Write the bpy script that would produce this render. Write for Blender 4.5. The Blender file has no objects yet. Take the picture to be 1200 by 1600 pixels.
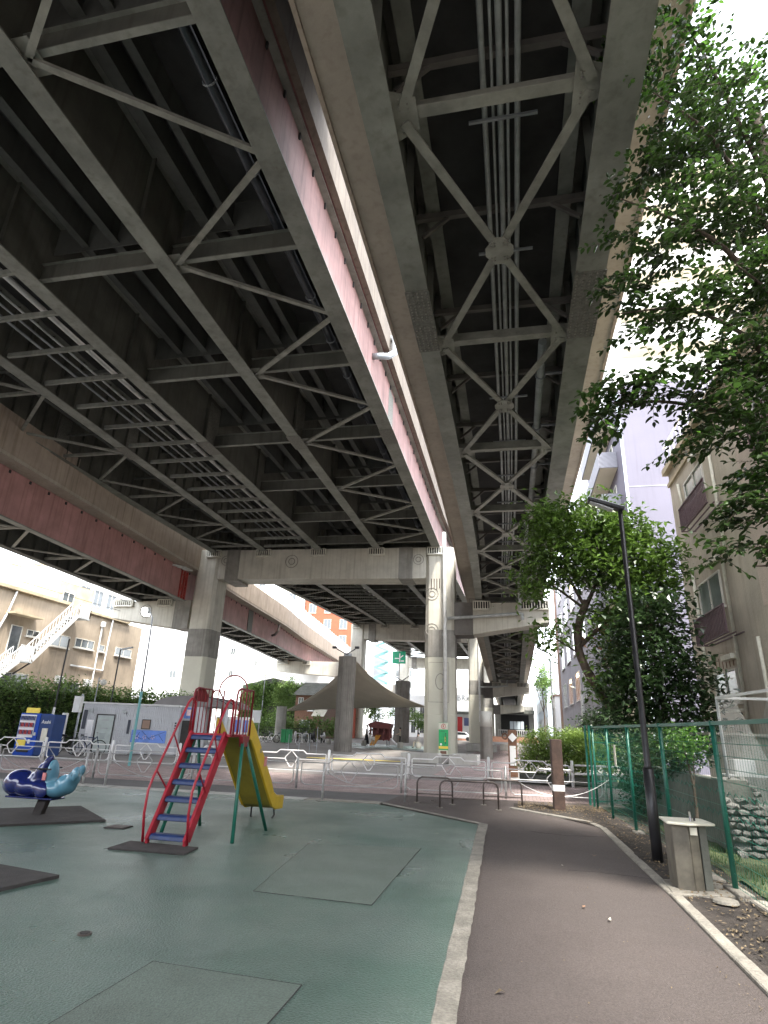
import bpy, bmesh, math, random
from mathutils import Vector, Matrix
random.seed(7)
S = bpy.context.scene
COL = S.collection
R = math.radians
# ------------------------------------------------------------------ camera
cam_d = bpy.data.cameras.new('camera'); cam = bpy.data.objects.new('camera', cam_d); COL.objects.link(cam)
cam_d.sensor_fit = 'VERTICAL'; cam_d.sensor_height = 24.0; cam_d.lens = 13.8
cam_d.clip_start = 0.05; cam_d.clip_end = 1500
cam.matrix_world = Matrix(((0.9782, 0.0367, 0.2042, 0), (0.2042, -0.3437, -0.9166, 0), (0.0366, 0.9384, -0.3437, 1.65), (0, 0, 0, 1)))
S.camera = cam
# ------------------------------------------------------------------ world and sun (bright, hazy summer noon)
SUN_EL, SUN_AZ = 63.0, 148.0          # azimuth clockwise from +Y: sun stands to the right
W = bpy.data.worlds.new('World'); S.world = W; W.use_nodes = True
wn = W.node_tree; wn.nodes.clear()
wo = wn.nodes.new('ShaderNodeOutputWorld'); bg = wn.nodes.new('ShaderNodeBackground')
sky = wn.nodes.new('ShaderNodeTexSky'); sky.sky_type = 'NISHITA'; sky.sun_disc = False
sky.sun_elevation = R(SUN_EL); sky.sun_rotation = R(SUN_AZ); sky.air_density = 1.0; sky.dust_density = 1.0; sky.ozone_density = 1.0
hs = wn.nodes.new('ShaderNodeHueSaturation'); hs.inputs['Saturation'].default_value = 0.25; hs.inputs['Value'].default_value = 1.25
bg.inputs['Strength'].default_value = 0.15
wn.links.new(sky.outputs[0], hs.inputs['Color']); wn.links.new(hs.outputs[0], bg.inputs['Color']); wn.links.new(bg.outputs[0], wo.inputs['Surface'])
sl = bpy.data.lights.new('sun', 'SUN'); sl.energy = 1.5; sl.angle = R(8); sl.color = (1.0, 0.95, 0.87)
so = bpy.data.objects.new('sun', sl); COL.objects.link(so)
d = Vector((math.sin(R(SUN_AZ)) * math.cos(R(SUN_EL)), math.cos(R(SUN_AZ)) * math.cos(R(SUN_EL)), math.sin(R(SUN_EL))))
so.rotation_euler = d.to_track_quat('Z', 'Y').to_euler(); so.location = (30, -30, 60)
S.view_settings.view_transform = 'Standard'; S.view_settings.look = 'None'; S.view_settings.gamma = 1.0
S.view_settings.use_curve_mapping = False; S.view_settings.exposure = 2.95
try:
    S.cycles.max_bounces = 8; S.cycles.diffuse_bounces = 5; S.cycles.transparent_max_bounces = 12
    S.cycles.use_denoising = True
except Exception: pass

# ------------------------------------------------------------------ materials
def mat(name, col, rough=0.7, var=0.18, scale=1.5, bump=0.0, bscale=None, metal=0.0, streak=0.0, col2=None, trans=0.0, spec=0.5,
        emit=None, estr=0.0, coat=0.0, thr=(0.35, 0.7), rvar=0.0, alpha=1.0, grain=0.0, gscale=90, wear=0.0, wcol=(.09, .045, .025), wscale=9, stain=0.0):
    m = bpy.data.materials.new(name); m.use_nodes = True; nt = m.node_tree; N = nt.nodes; L = nt.links
    b = N['Principled BSDF']; out = N['Material Output']
    b.inputs['Roughness'].default_value = rough; b.inputs['Metallic'].default_value = metal
    b.inputs['Specular IOR Level'].default_value = spec
    if coat: b.inputs['Coat Weight'].default_value = coat; b.inputs['Coat Roughness'].default_value = 0.08
    geo = N.new('ShaderNodeNewGeometry')
    n1 = N.new('ShaderNodeTexNoise'); n1.inputs['Scale'].default_value = scale; n1.inputs['Detail'].default_value = 7; n1.inputs['Roughness'].default_value = 0.62
    L.new(geo.outputs['Position'], n1.inputs['Vector'])
    mr = N.new('ShaderNodeMapRange'); mr.inputs[1].default_value = thr[0]; mr.inputs[2].default_value = thr[1]
    L.new(n1.outputs['Fac'], mr.inputs[0])
    mx = N.new('ShaderNodeMix'); mx.data_type = 'RGBA'
    c = Vector(col[:3])
    lo = c * (1 - var); hi = c * (1 + var) if col2 is None else Vector(col2[:3])
    mx.inputs[6].default_value = (*lo, 1); mx.inputs[7].default_value = (*[min(1, v) for v in hi], 1)
    L.new(mr.outputs[0], mx.inputs[0])
    cur = mx.outputs[2]
    if streak > 0:
        mp = N.new('ShaderNodeMapping'); mp.inputs['Scale'].default_value = (5.0, 5.0, 0.22)
        L.new(geo.outputs['Position'], mp.inputs['Vector'])
        n2 = N.new('ShaderNodeTexNoise'); n2.inputs['Scale'].default_value = 1.0; n2.inputs['Detail'].default_value = 5
        L.new(mp.outputs[0], n2.inputs['Vector'])
        m2 = N.new('ShaderNodeMapRange'); m2.inputs[1].default_value = 0.5; m2.inputs[2].default_value = 0.78; m2.inputs[4].default_value = streak
        L.new(n2.outputs['Fac'], m2.inputs[0])
        mx2 = N.new('ShaderNodeMix'); mx2.data_type = 'RGBA'; mx2.inputs[7].default_value = (c[0]*.35, c[1]*.30, c[2]*.24, 1)
        L.new(m2.outputs[0], mx2.inputs[0]); L.new(cur, mx2.inputs[6]); cur = mx2.outputs[2]
    if stain:
        for sc_, k_, st_, a_ in ((1.3, .55, stain, .50), (.45, 1.35, stain * .8, .48), (7.0, .7, stain, .60)):
            n7 = N.new('ShaderNodeTexNoise'); n7.inputs['Scale'].default_value = sc_; n7.inputs['Detail'].default_value = 9; n7.inputs['Roughness'].default_value = .68
            n7.inputs['Distortion'].default_value = .6; L.new(geo.outputs['Position'], n7.inputs['Vector'])
            m7 = N.new('ShaderNodeMapRange'); m7.inputs[1].default_value = a_; m7.inputs[2].default_value = a_ + .2; m7.inputs[4].default_value = st_; L.new(n7.outputs['Fac'], m7.inputs[0])
            x7 = N.new('ShaderNodeMix'); x7.data_type = 'RGBA'; x7.inputs[7].default_value = (c[0] * k_ * 1.05, c[1] * k_, c[2] * k_, 1)
            L.new(m7.outputs[0], x7.inputs[0]); L.new(cur, x7.inputs[6]); cur = x7.outputs[2]
    if wear:
        n6 = N.new('ShaderNodeTexNoise'); n6.inputs['Scale'].default_value = wscale; n6.inputs['Detail'].default_value = 8; n6.inputs['Roughness'].default_value = .7
        L.new(geo.outputs['Position'], n6.inputs['Vector'])
        m6 = N.new('ShaderNodeMapRange'); m6.inputs[1].default_value = .70 - wear; m6.inputs[2].default_value = .74 - wear; m6.inputs[4].default_value = .85
        L.new(n6.outputs['Fac'], m6.inputs[0]); x6 = N.new('ShaderNodeMix'); x6.data_type = 'RGBA'; x6.inputs[7].default_value = (*wcol, 1)
        L.new(m6.outputs[0], x6.inputs[0]); L.new(cur, x6.inputs[6]); cur = x6.outputs[2]
    if grain:
        n5 = N.new('ShaderNodeTexNoise'); n5.inputs['Scale'].default_value = gscale; n5.inputs['Detail'].default_value = 3
        L.new(geo.outputs['Position'], n5.inputs['Vector'])
        m5 = N.new('ShaderNodeMapRange'); m5.inputs[1].default_value = .3; m5.inputs[2].default_value = .7; m5.inputs[3].default_value = 1 - grain; m5.inputs[4].default_value = 1 + grain
        L.new(n5.outputs['Fac'], m5.inputs[0])
        v5 = N.new('ShaderNodeVectorMath'); v5.operation = 'SCALE'; L.new(cur, v5.inputs[0]); L.new(m5.outputs[0], v5.inputs['Scale']); cur = v5.outputs[0]
    L.new(cur, b.inputs['Base Color'])
    if rvar:
        n4 = N.new('ShaderNodeTexNoise'); n4.inputs['Scale'].default_value = 0.55; n4.inputs['Detail'].default_value = 4
        L.new(geo.outputs['Position'], n4.inputs['Vector'])
        m4 = N.new('ShaderNodeMapRange'); m4.inputs[1].default_value = .35; m4.inputs[2].default_value = .65
        m4.inputs[3].default_value = rough - rvar; m4.inputs[4].default_value = rough + rvar
        L.new(n4.outputs['Fac'], m4.inputs[0]); L.new(m4.outputs[0], b.inputs['Roughness'])
    if bump:
        n3 = N.new('ShaderNodeTexNoise'); n3.inputs['Scale'].default_value = bscale or scale * 12; n3.inputs['Detail'].default_value = 4
        L.new(geo.outputs['Position'], n3.inputs['Vector'])
        bp = N.new('ShaderNodeBump'); bp.inputs['Strength'].default_value = bump; bp.inputs['Distance'].default_value = 0.02
        L.new(n3.outputs['Fac'], bp.inputs['Height']); L.new(bp.outputs[0], b.inputs['Normal'])
    if emit: b.inputs['Emission Color'].default_value = (*emit, 1); b.inputs['Emission Strength'].default_value = estr
    if trans:
        tr = N.new('ShaderNodeBsdfTranslucent'); ms = N.new('ShaderNodeMixShader'); ms.inputs[0].default_value = trans
        L.new(cur, tr.inputs['Color']); L.new(b.outputs[0], ms.inputs[1]); L.new(tr.outputs[0], ms.inputs[2]); L.new(ms.outputs[0], out.inputs['Surface'])
    if alpha < 1:
        b.inputs['Alpha'].default_value = alpha
    return m
M = {}
def A(k, *a, **kw): M[k] = mat(k, *a, **kw)
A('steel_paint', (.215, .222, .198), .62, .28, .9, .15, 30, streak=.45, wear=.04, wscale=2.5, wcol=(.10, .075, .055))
A('steel_web_shade', (.105, .105, .09), .75, .3, .6, .15, 10, streak=.5)  # steel paint darkened on the webs, shade between girders put into the colour
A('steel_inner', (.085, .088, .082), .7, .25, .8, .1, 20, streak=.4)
A('brace_paint', (.25, .25, .22), .6, .28, 2.0, wear=.05, wscale=3, wcol=(.10, .075, .055))
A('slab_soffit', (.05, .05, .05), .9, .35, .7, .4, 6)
A('fascia_concrete', (.40, .33, .27), .85, .14, .8, .2, 25, streak=.55)
A('pier_paint', (.52, .50, .43), .62, .13, .8, .1, 20, streak=.45)
A('pier_dark', (.25, .24, .215), .7, .22, 1.2, .2, 15, streak=.6)
A('pier_lower', (.50, .485, .40), .6, .07, .6, .05, 20)
A('pier_lower_dark', (.23, .22, .20), .7, .15, .9, .1, 20, streak=.4)
A('beam_dark', (.13, .12, .11), .7, .2, 1.5)
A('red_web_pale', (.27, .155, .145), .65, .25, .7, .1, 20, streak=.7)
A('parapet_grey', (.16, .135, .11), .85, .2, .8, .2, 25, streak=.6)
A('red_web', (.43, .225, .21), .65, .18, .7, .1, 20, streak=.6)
A('red_bracket', (.42, .06, .05), .5, .2, 3)
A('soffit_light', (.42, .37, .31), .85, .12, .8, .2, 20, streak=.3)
A('splice', (.16, .158, .14), .7, .3, 12, .6, 60)
A('bolt', (.22, .21, .19), .6, .2, 5)
A('pipe_light', (.62, .62, .6), .45, .12, 3)
A('pipe_grey', (.30, .32, .34), .4, .2, 3, metal=.3)
A('pipe_black', (.05, .055, .065), .3, .25, 3, metal=.2)
A('pipe_mid', (.40, .42, .42), .5, .2, 3)
A('grille', (.60, .585, .51), .6, .15, 5)
A('dark_void', (.03, .03, .03), .8, .2, 4)
A('rubber_green', (.082, .142, .114), .35, .12, .45, 1.0, 55, col2=(.115, .155, .135), rvar=.10, thr=(.4, .62), grain=.28, gscale=60, stain=.38)
A('rubber_patch', (.118, .152, .128), .52, .14, 1.5, .6, 80, rvar=.08, grain=.22, gscale=60, stain=.3)
A('rubber_dark', (.045, .04, .038), .85, .3, 6, .8, 120)
A('path_asphalt', (.075, .061, .056), .84, .12, .5, .7, 120, grain=.30, gscale=75, stain=.30)
A('asphalt', (.10, .098, .095), .85, .15, .6, .5, 150, stain=.4)
A('plaza', (.21, .195, .18), .85, .15, .3, .4, 60, stain=.35)
A('kerb', (.22, .205, .175), .85, .25, 4, .6, 50, grain=.2, gscale=40)
A('kerb_white', (.36, .355, .33), .85, .15, 4, .4, 50)
A('brick_pink', (.34, .27, .255), .85, .2, 1.2, .4, 60)
A('soil', (.036, .029, .024), .95, .4, 5, 1.0, 40)
A('grass_soil', (.06, .075, .03), .95, .4, 3, 1.0, 40)
A('grass', (.045, .09, .022), .7, .5, 3, trans=.3)
A('concrete', (.36, .35, .32), .85, .18, 1.2, .4, 30, streak=.35)
A('concrete_dark', (.11, .115, .10), .9, .3, 1.5, .5, 20, streak=.5)
A('concrete_fluted', (.20, .185, .165), .85, .2, 1.2, .4, 25, streak=.6)
A('stone', (.13, .128, .118), .95, .5, 6, 1.0, 40)
A('rail_silver', (.42, .42, .41), .45, .15, 5, metal=.5)
A('rail_white', (.70, .70, .69), .45, .06, 5)
A('rack_bronze', (.12, .10, .09), .4, .2, 5, metal=.5)
A('rusty', (.065, .038, .028), .75, .35, 8, .4, 60)
A('white_paint', (.78, .78, .76), .5, .06, 4)
A('black_paint', (.018, .018, .02), .4, .2, 4)
A('lens_grey', (.45, .46, .47), .25, .1, 8)
A('fence_green', (.009, .105, .072), .4, .12, 6)
A('plate_cream', (.62, .60, .50), .6, .12, 8)
A('slide_red', (.34, .013, .028), .38, .15, 6, wear=.06, wscale=11)
A('slide_maroon', (.20, .018, .022), .4, .2, 6)
A('slide_blue', (.014, .035, .12), .5, .3, 6, wear=.05, wscale=14, wcol=(.06, .07, .09))
A('slide_yellow', (.56, .37, .012), .34, .12, 6, wear=.035, wscale=10, wcol=(.25, .15, .03))
A('slide_yellow_in', (.24, .19, .02), .5, .12, 5)
A('slide_green', (.008, .12, .08), .4, .2, 6, wear=.05, wscale=12)
A('whale_blue', (.010, .018, .11), .14, .1, 5, coat=.6)
A('whale_light', (.10, .25, .34), .18, .1, 5, coat=.4)
A('whale_pink', (.6, .22, .22), .4, .3, 20)
A('shed_wall', (.46, .47, .49), .6, .06, 1.5)
A('shed_door', (.42, .47, .45), .5, .1, 3)
A('shed_roof', (.17, .16, .155), .6, .1, 2)
A('poster_blue', (.13, .24, .62), .5, .25, 2.0)
A('poster_pink', (.75, .55, .55), .6, .2, 12)
A('poster_branch', (.03, .05, .16), .6, .2, 12)
A('dark_gap', (.035, .032, .03), .7, .2, 4)
A('vend_blue', (.012, .07, .42), .3, .1, 4)
A('vend_navy', (.02, .05, .16), .3, .1, 4)
A('vend_white', (.80, .80, .80), .3, .04, 4)
A('can_red', (.5, .03, .03), .35, .4, 20)
A('can_dark', (.1, .12, .25), .35, .5, 20)
A('yellow_sign', (.85, .66, .10), .5, .08, 6)
A('tan_wall', (.33, .27, .20), .9, .2, .5, .4, 18, streak=.3)
A('tan_trim', (.40, .33, .22), .85, .2, 1)
A('tan_old', (.45, .40, .325), .9, .16, .8, .5, 14, streak=.35)
A('tan_pink', (.50, .42, .35), .9, .12, 1.5, .8, 25)
A('lavender', (.125, .118, .150), .85, .06, .3, .15, 10, streak=.2)
A('cream_wall', (.66, .62, .50), .85, .06, .5)
A('pale_wall', (.72, .72, .74), .85, .05, .5)
A('white_wall', (.78, .78, .76), .85, .05, .5)
A('bluewhite_wall', (.50, .57, .61), .8, .08, .5, streak=.2)
A('grey_wall', (.33, .315, .34), .85, .08, .6)
A('brown_wall', (.30, .20, .15), .8, .1, 1)
A('maroon_strip', (.13, .055, .05), .6, .3, 3, streak=.5)
A('fountain_metal', (.135, .122, .095), .6, .35, 5, streak=.6)
A('orange_wall', (.34, .065, .03), .85, .10, 1)
A('balcony_grey', (.20, .20, .225), .7, .08, 2)
A('wood_grey', (.34, .31, .26), .85, .25, 4, streak=.3)
A('wood_brown', (.17, .085, .05), .7, .25, 5)
A('glass_dark', (.05, .06, .065), .08, .2, 2, spec=.8)
A('glass_green', (.13, .17, .155), .15, .2, 2, spec=.8)
A('glass_warm', (.22, .075, .03), .2, .4, 2, emit=(1, .42, .16), estr=.02)
A('frame_pale', (.60, .58, .52), .6, .1, 4)
A('purple_rail', (.12, .07, .085), .6, .2, 6)
A('sail', (.56, .52, .45), .8, .06, .8, .1, 15, trans=.42)
A('bark', (.075, .055, .04), .9, .35, 6, .8, 30)
A('leaf_c', (.024, .048, .013), .33, .5, 2.5, col2=(.06, .125, .024), trans=.35)
A('leaf_lime', (.07, .17, .02), .4, .4, 3, col2=(.12, .26, .04), trans=.5)
A('leaf_a', (.06, .115, .028), .30, .5, 1.3, col2=(.17, .29, .05), trans=.38)
A('leaf_b', (.022, .050, .022), .30, .5, 1.6, col2=(.06, .11, .035), trans=.3)
A('leaf_bush', (.15, .27, .05), .36, .45, 2.2, col2=(.32, .44, .10), trans=.45)
A('leaf_hedge', (.12, .21, .05), .40, .5, 1.2, col2=(.25, .38, .11), trans=.5)
A('leaf_dry', (.35, .20, .12), .7, .3, 4, trans=.3)
A('crack', (.025, .02, .018), .95, .2, 8)
A('litter', (.16, .12, .07), .8, .6, 9)
A('far_green', (.18, .34, .08), .6, .5, .6, col2=(.27, .40, .12), trans=.3)
A('skin', (.45, .28, .20), .6, .05, 5)
A('cloth_black', (.015, .015, .018), .85, .2, 8)
A('cloth_white', (.7, .7, .68), .8, .08, 8)
A('cloth_grey', (.22, .21, .20), .85, .15, 8)
A('cloth_khaki', (.35, .31, .25), .85, .15, 8)
A('hair', (.012, .010, .009), .6, .2, 8)
A('play_red', (.14, .022, .018), .5, .2, 4)
A('play_orange', (.5, .22, .03), .5, .2, 4)
A('bin_green', (.03, .28, .10), .5, .15, 4)
A('sign_green', (.02, .38, .12), .5, .08, 4)
A('road_sign_green', (.0, .32, .16), .4, .05, 4)
A('tile_orange', (.55, .28, .18), .8, .15, 2)
A('barrier_pane', (.62, .66, .68), .25, .05, 2, alpha=.55)
A('lamp_glow', (.9, .9, .9), .4, .02, 2, emit=(1, 1, .97), estr=6)
A('lamp_warm', (.9, .8, .6), .4, .02, 2, emit=(1, .75, .45), estr=3)
A('chrome', (.6, .6, .6), .15, .1, 5, metal=.9)
A('tyre', (.02, .02, .02), .8, .2, 5)
A('car_white', (.75, .75, .76), .25, .04, 2, coat=.4)
A('letter', (.80, .80, .80), .5, .02, 4)
A('letter_dark', (.03, .035, .05), .5, .02, 4)
A('teal_paint', (.14, .36, .36), .5, .1, 4)

def corrugate(m, freq, axis='X', strength=.6, dark=.0):
    nt = m.node_tree; N = nt.nodes; L = nt.links
    geo = N.new('ShaderNodeNewGeometry'); w = N.new('ShaderNodeTexWave'); w.wave_type = 'BANDS'; w.bands_direction = axis
    w.inputs['Scale'].default_value = freq; L.new(geo.outputs['Position'], w.inputs['Vector'])
    bp = N.new('ShaderNodeBump'); bp.inputs['Strength'].default_value = strength; bp.inputs['Distance'].default_value = .03
    L.new(w.outputs['Fac'], bp.inputs['Height']); L.new(bp.outputs[0], N['Principled BSDF'].inputs['Normal'])
corrugate(M['shed_wall'], 3.2); corrugate(M['balcony_grey'], 1.6, 'DIAGONAL')
def brickify(m, w=.2, h=.1, mortar=(.20, .17, .155)):
    nt = m.node_tree; N = nt.nodes; L = nt.links; b = N['Principled BSDF']
    src = b.inputs['Base Color'].links[0].from_socket
    geo = N.new('ShaderNodeNewGeometry'); br = N.new('ShaderNodeTexBrick'); br.inputs['Scale'].default_value = 1.0
    br.inputs['Brick Width'].default_value = w; br.inputs['Row Height'].default_value = h; br.inputs['Mortar Size'].default_value = .006
    br.inputs['Mortar'].default_value = (*mortar, 1); br.inputs['Color1'].default_value = (1, 1, 1, 1); br.inputs['Color2'].default_value = (.78, .74, .74, 1)
    L.new(geo.outputs['Position'], br.inputs['Vector'])
    mx = N.new('ShaderNodeMix'); mx.data_type = 'RGBA'; mx.blend_type = 'MULTIPLY'; mx.inputs[0].default_value = 1
    L.new(src, mx.inputs[6]); L.new(br.outputs['Color'], mx.inputs[7]); L.new(mx.outputs[2], b.inputs['Base Color'])
brickify(M['brick_pink'])

# ------------------------------------------------------------------ mesh builder
def wloc(o):
    v = Vector((0, 0, 0))
    while o is not None: v += Vector(o.location); o = o.parent
    return v
class MB:
    def __init__(s): s.v = []; s.f = []
    def add(s, vs, fs):
        n = len(s.v); s.v += [tuple(p) for p in vs]; s.f += [tuple(i + n for i in f) for f in fs]; return s
    def box(s, x0, y0, z0, x1, y1, z1):
        return s.add([(x0, y0, z0), (x1, y0, z0), (x1, y1, z0), (x0, y1, z0), (x0, y0, z1), (x1, y0, z1), (x1, y1, z1), (x0, y1, z1)],
                     [(0, 3, 2, 1), (4, 5, 6, 7), (0, 1, 5, 4), (1, 2, 6, 5), (2, 3, 7, 6), (3, 0, 4, 7)])
    def cbox(s, c, sx, sy, sz, rz=0.0, rx=0.0):
        m = Matrix.Translation(c) @ Matrix.Rotation(rz, 4, 'Z') @ Matrix.Rotation(rx, 4, 'X')
        vs = [m @ Vector((a * sx / 2, b * sy / 2, e * sz / 2)) for e in (-1, 1) for a, b in ((-1, -1), (1, -1), (1, 1), (-1, 1))]
        return s.add(vs, [(0, 3, 2, 1), (4, 5, 6, 7), (0, 1, 5, 4), (1, 2, 6, 5), (2, 3, 7, 6), (3, 0, 4, 7)])
    def bar(s, p0, p1, w, h, up=(0, 0, 1)):
        p0 = Vector(p0); p1 = Vector(p1); d = (p1 - p0).normalized(); up = Vector(up)
        if abs(d.dot(up)) > .98: up = Vector((0, 1, 0))
        a = d.cross(up).normalized(); b = a.cross(d)
        vs = [p + a * (i * w / 2) + b * (j * h / 2) for p in (p0, p1) for i, j in ((-1, -1), (1, -1), (1, 1), (-1, 1))]
        return s.add(vs, [(0, 1, 2, 3), (7, 6, 5, 4), (0, 4, 5, 1), (1, 5, 6, 2), (2, 6, 7, 3), (3, 7, 4, 0)])
    def tube(s, pts, r, n=8, closed=False):
        pts = [Vector(p) for p in pts]; k = len(pts); rs = r if isinstance(r, (list, tuple)) else [r] * k
        ref = None; rings = []
        for i in range(k):
            if closed: t = (pts[(i + 1) % k] - pts[i - 1])
            else: t = pts[min(i + 1, k - 1)] - pts[max(i - 1, 0)]
            t.normalize()
            if ref is None:
                ref = Vector((0, 0, 1)) if abs(t.z) < .9 else Vector((1, 0, 0))
            a = t.cross(ref).normalized(); ref = a.cross(t).normalized()
            rings.append([pts[i] + (a * math.cos(2 * math.pi * j / n) + ref * math.sin(2 * math.pi * j / n)) * rs[i] for j in range(n)])
        vs = [p for rg in rings for p in rg]; fs = []
        for i in range(k if closed else k - 1):
            for j in range(n):
                a0 = i * n + j; a1 = i * n + (j + 1) % n; b0 = ((i + 1) % k) * n + j; b1 = ((i + 1) % k) * n + (j + 1) % n
                fs.append((a0, a1, b1, b0))
        if not closed: fs.append(tuple(range(n))[::-1]); fs.append(tuple((k - 1) * n + j for j in range(n)))
        return s.add(vs, fs)
    def cyl(s, x, y, z0, z1, r, n=16, r1=None):
        return s.tube([(x, y, z0), (x, y, z1)], [r, r if r1 is None else r1], n)
    def prism(s, poly, z0, z1):      # poly: list of (x, y), extruded in z
        n = len(poly); vs = [(x, y, z0) for x, y in poly] + [(x, y, z1) for x, y in poly]
        fs = [tuple(range(n))[::-1], tuple(range(n, 2 * n))] + [(i, (i + 1) % n, n + (i + 1) % n, n + i) for i in range(n)]
        return s.add(vs, fs)
    def prism_y(s, poly, y0, y1):    # poly: list of (x, z), extruded in y
        n = len(poly); vs = [(x, y0, z) for x, z in poly] + [(x, y1, z) for x, z in poly]
        fs = [tuple(range(n)), tuple(range(n, 2 * n))[::-1]] + [((i + 1) % n, i, n + i, n + (i + 1) % n) for i in range(n)]
        return s.add(vs, fs)
    def prism_x(s, poly, x0, x1):    # poly: list of (y, z), extruded in x
        n = len(poly); vs = [(x0, y, z) for y, z in poly] + [(x1, y, z) for y, z in poly]
        fs = [tuple(range(n))[::-1], tuple(range(n, 2 * n))] + [(i, (i + 1) % n, n + (i + 1) % n, n + i) for i in range(n)]
        return s.add(vs, fs)
    def sheet(s, poly, z): n = len(poly); return s.add([(x, y, z) for x, y in poly], [tuple(range(n))])
    def sweep(s, x0, x1, z0, z1, ys, fx=lambda y: 0, fz=lambda y: 0):
        vs = []; fs = []
        for y in ys:
            a = fx(y); b = fz(y); vs += [(x0 + a, y, z0 + b), (x1 + a, y, z0 + b), (x1 + a, y, z1 + b), (x0 + a, y, z1 + b)]
        for i in range(len(ys) - 1):
            o = i * 4
            for j in range(4): fs.append((o + j, o + (j + 1) % 4, o + 4 + (j + 1) % 4, o + 4 + j))
        fs.append((0, 3, 2, 1)); o = (len(ys) - 1) * 4; fs.append((o, o + 1, o + 2, o + 3))
        return s.add(vs, fs)
    def build(s, name, m, parent=None, smooth=False, bevel=0, loc=None, seg=1):
        me = bpy.data.meshes.new(name); off = wloc(parent) if parent else Vector((0, 0, 0))
        o = bpy.data.objects.new(name, me)
        if loc is not None: off = off + Vector(loc) if False else Vector(loc); o.location = Vector(loc) - (wloc(parent) if parent else Vector((0, 0, 0)))
        me.from_pydata([(x - off.x, y - off.y, z - off.z) for x, y, z in s.v], [], s.f); me.update()
        me.materials.append(M[m] if isinstance(m, str) else m)
        bmm = bmesh.new(); bmm.from_mesh(me); bmesh.ops.recalc_face_normals(bmm, faces=bmm.faces); bmm.to_mesh(me); bmm.free()
        if smooth:
            for p in me.polygons: p.use_smooth = len(p.vertices) == 4
        COL.objects.link(o)
        if parent: o.parent = parent
        if bevel:
            b = o.modifiers.new('bevel', 'BEVEL'); b.width = bevel; b.segments = seg; b.limit_method = 'ANGLE'
        return o
def raw(name, vs, fs, m, parent=None, stuff=False):      # leaves etc: fast path
    me = bpy.data.meshes.new(name); off = wloc(parent) if parent else Vector((0, 0, 0))
    me.from_pydata([(x - off.x, y - off.y, z - off.z) for x, y, z in vs], [], fs); me.update()
    me.materials.append(M[m]); o = bpy.data.objects.new(name, me); COL.objects.link(o)
    if parent: o.parent = parent
    if stuff: o['kind'] = 'stuff'
    return o
def thing(name, label, cat, loc=(0, 0, 0), group=None):
    o = bpy.data.objects.new(name, None); COL.objects.link(o); o.location = loc; o.empty_display_size = .2
    o['label'] = label; o['category'] = cat
    if group: o['group'] = group
    return o
def tag(o, label, cat, group=None):
    o['label'] = label; o['category'] = cat
    if group: o['group'] = group
    return o
def structure(o): o['kind'] = 'structure'; return o
def stuff(o): o['kind'] = 'stuff'; return o
def copy_tree(o, loc, label=None, rz=None, parent=None):
    c = o.copy(); COL.objects.link(c)
    if parent is not None: c.parent = parent
    else:
        c.location = loc
        if label: c['label'] = label
        if rz is not None: c.rotation_euler = (0, 0, rz)
    for ch in list(o.children): copy_tree(ch, None, parent=c)
    return c
def lerp(a, b, t): return a + (b - a) * t
def frange(a, b, st):
    n = max(1, int(round((b - a) / st))); return [a + (b - a) * i / n for i in range(n + 1)]
def ring(mb, c, r, t=.035, n=20, ax='y', asp=1.0):
    pts = []
    for i in range(n):
        a = 2 * math.pi * i / n
        pts.append((c[0] + r * math.cos(a), c[1], c[2] + r * asp * math.sin(a)) if ax == 'y' else (c[0], c[1] + r * math.cos(a), c[2] + r * asp * math.sin(a)))
    mb.tube(pts, t, 5, closed=True); return mb
def text_obj(txt, size, m, parent, loc, rot, depth=.01):
    cu = bpy.data.curves.new('lettering', 'FONT'); cu.body = txt; cu.size = size; cu.extrude = depth; cu.align_x = 'CENTER'; cu.align_y = 'CENTER'
    t = bpy.data.objects.new('lettering', cu); COL.objects.link(t)
    dg = bpy.context.evaluated_depsgraph_get(); me = bpy.data.meshes.new_from_object(t.evaluated_get(dg))
    bpy.data.objects.remove(t); o = bpy.data.objects.new('lettering', me); COL.objects.link(o)
    me.materials.clear(); me.materials.append(M[m]); o.rotation_euler = rot
    o.location = Vector(loc) - (wloc(parent) if parent else Vector((0, 0, 0)))
    if parent: o.parent = parent
    return o
# ================================================================== GROUND
structure(MB().sheet([(-600, -300), (600, -300), (600, 900), (-600, 900)], -.03).build('ground', 'plaza'))
def jag(pts, amp, step=.12):
    out = []
    for i in range(len(pts) - 1):
        a = Vector((*pts[i], 0)); b = Vector((*pts[i + 1], 0)); n = max(1, int((b - a).length / step))
        nx = Vector((-(b - a).y, (b - a).x, 0)).normalized()
        for k in range(n): p = a.lerp(b, k / n) + nx * random.uniform(-amp, amp); out.append((p.x, p.y))
    out.append(pts[-1]); return out
# rubber playground surface
left_line = [(-.50, -3), (-.56, 4.33), (-.73, 11.68), (-.75, 12.55)]
green = left_line + [(-3.1, 14.62), (-7.76, 14.5), (-13.6, 14.25), (-30, 13.4), (-30, -3)]
pg = structure(MB().sheet(green, 0.0).build('playground_surface', 'rubber_green'))
structure(MB().sheet([(-.60, -3), (-.62, 4.33), (-.76, 12.7), (-3.1, 14.9), (-3.0, 16.9), (3.0, 17.8), (3.2, 13), (2.4, 8), (3.0, 3), (3.0, -3)], -.004).build('path', 'path_asphalt'))
structure(MB().sheet([(-45, 11.5), (-13.6, 14.3), (-3, 15.0), (3, 15.8), (12, 16.5), (12, 18.6), (3, 17.6), (-6, 16.9), (-16, 16.4), (-45, 14.6)], -.016).build('pavement', 'asphalt'))
structure(MB().sheet([(-60, 14), (-16, 16.3), (-6, 16.8), (3, 17.5), (30, 20), (30, 25), (2, 22.7), (-4, 22.4), (-18, 21.6), (-60, 19)], -.012).build('brick_paving', 'brick_pink'))
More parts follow.
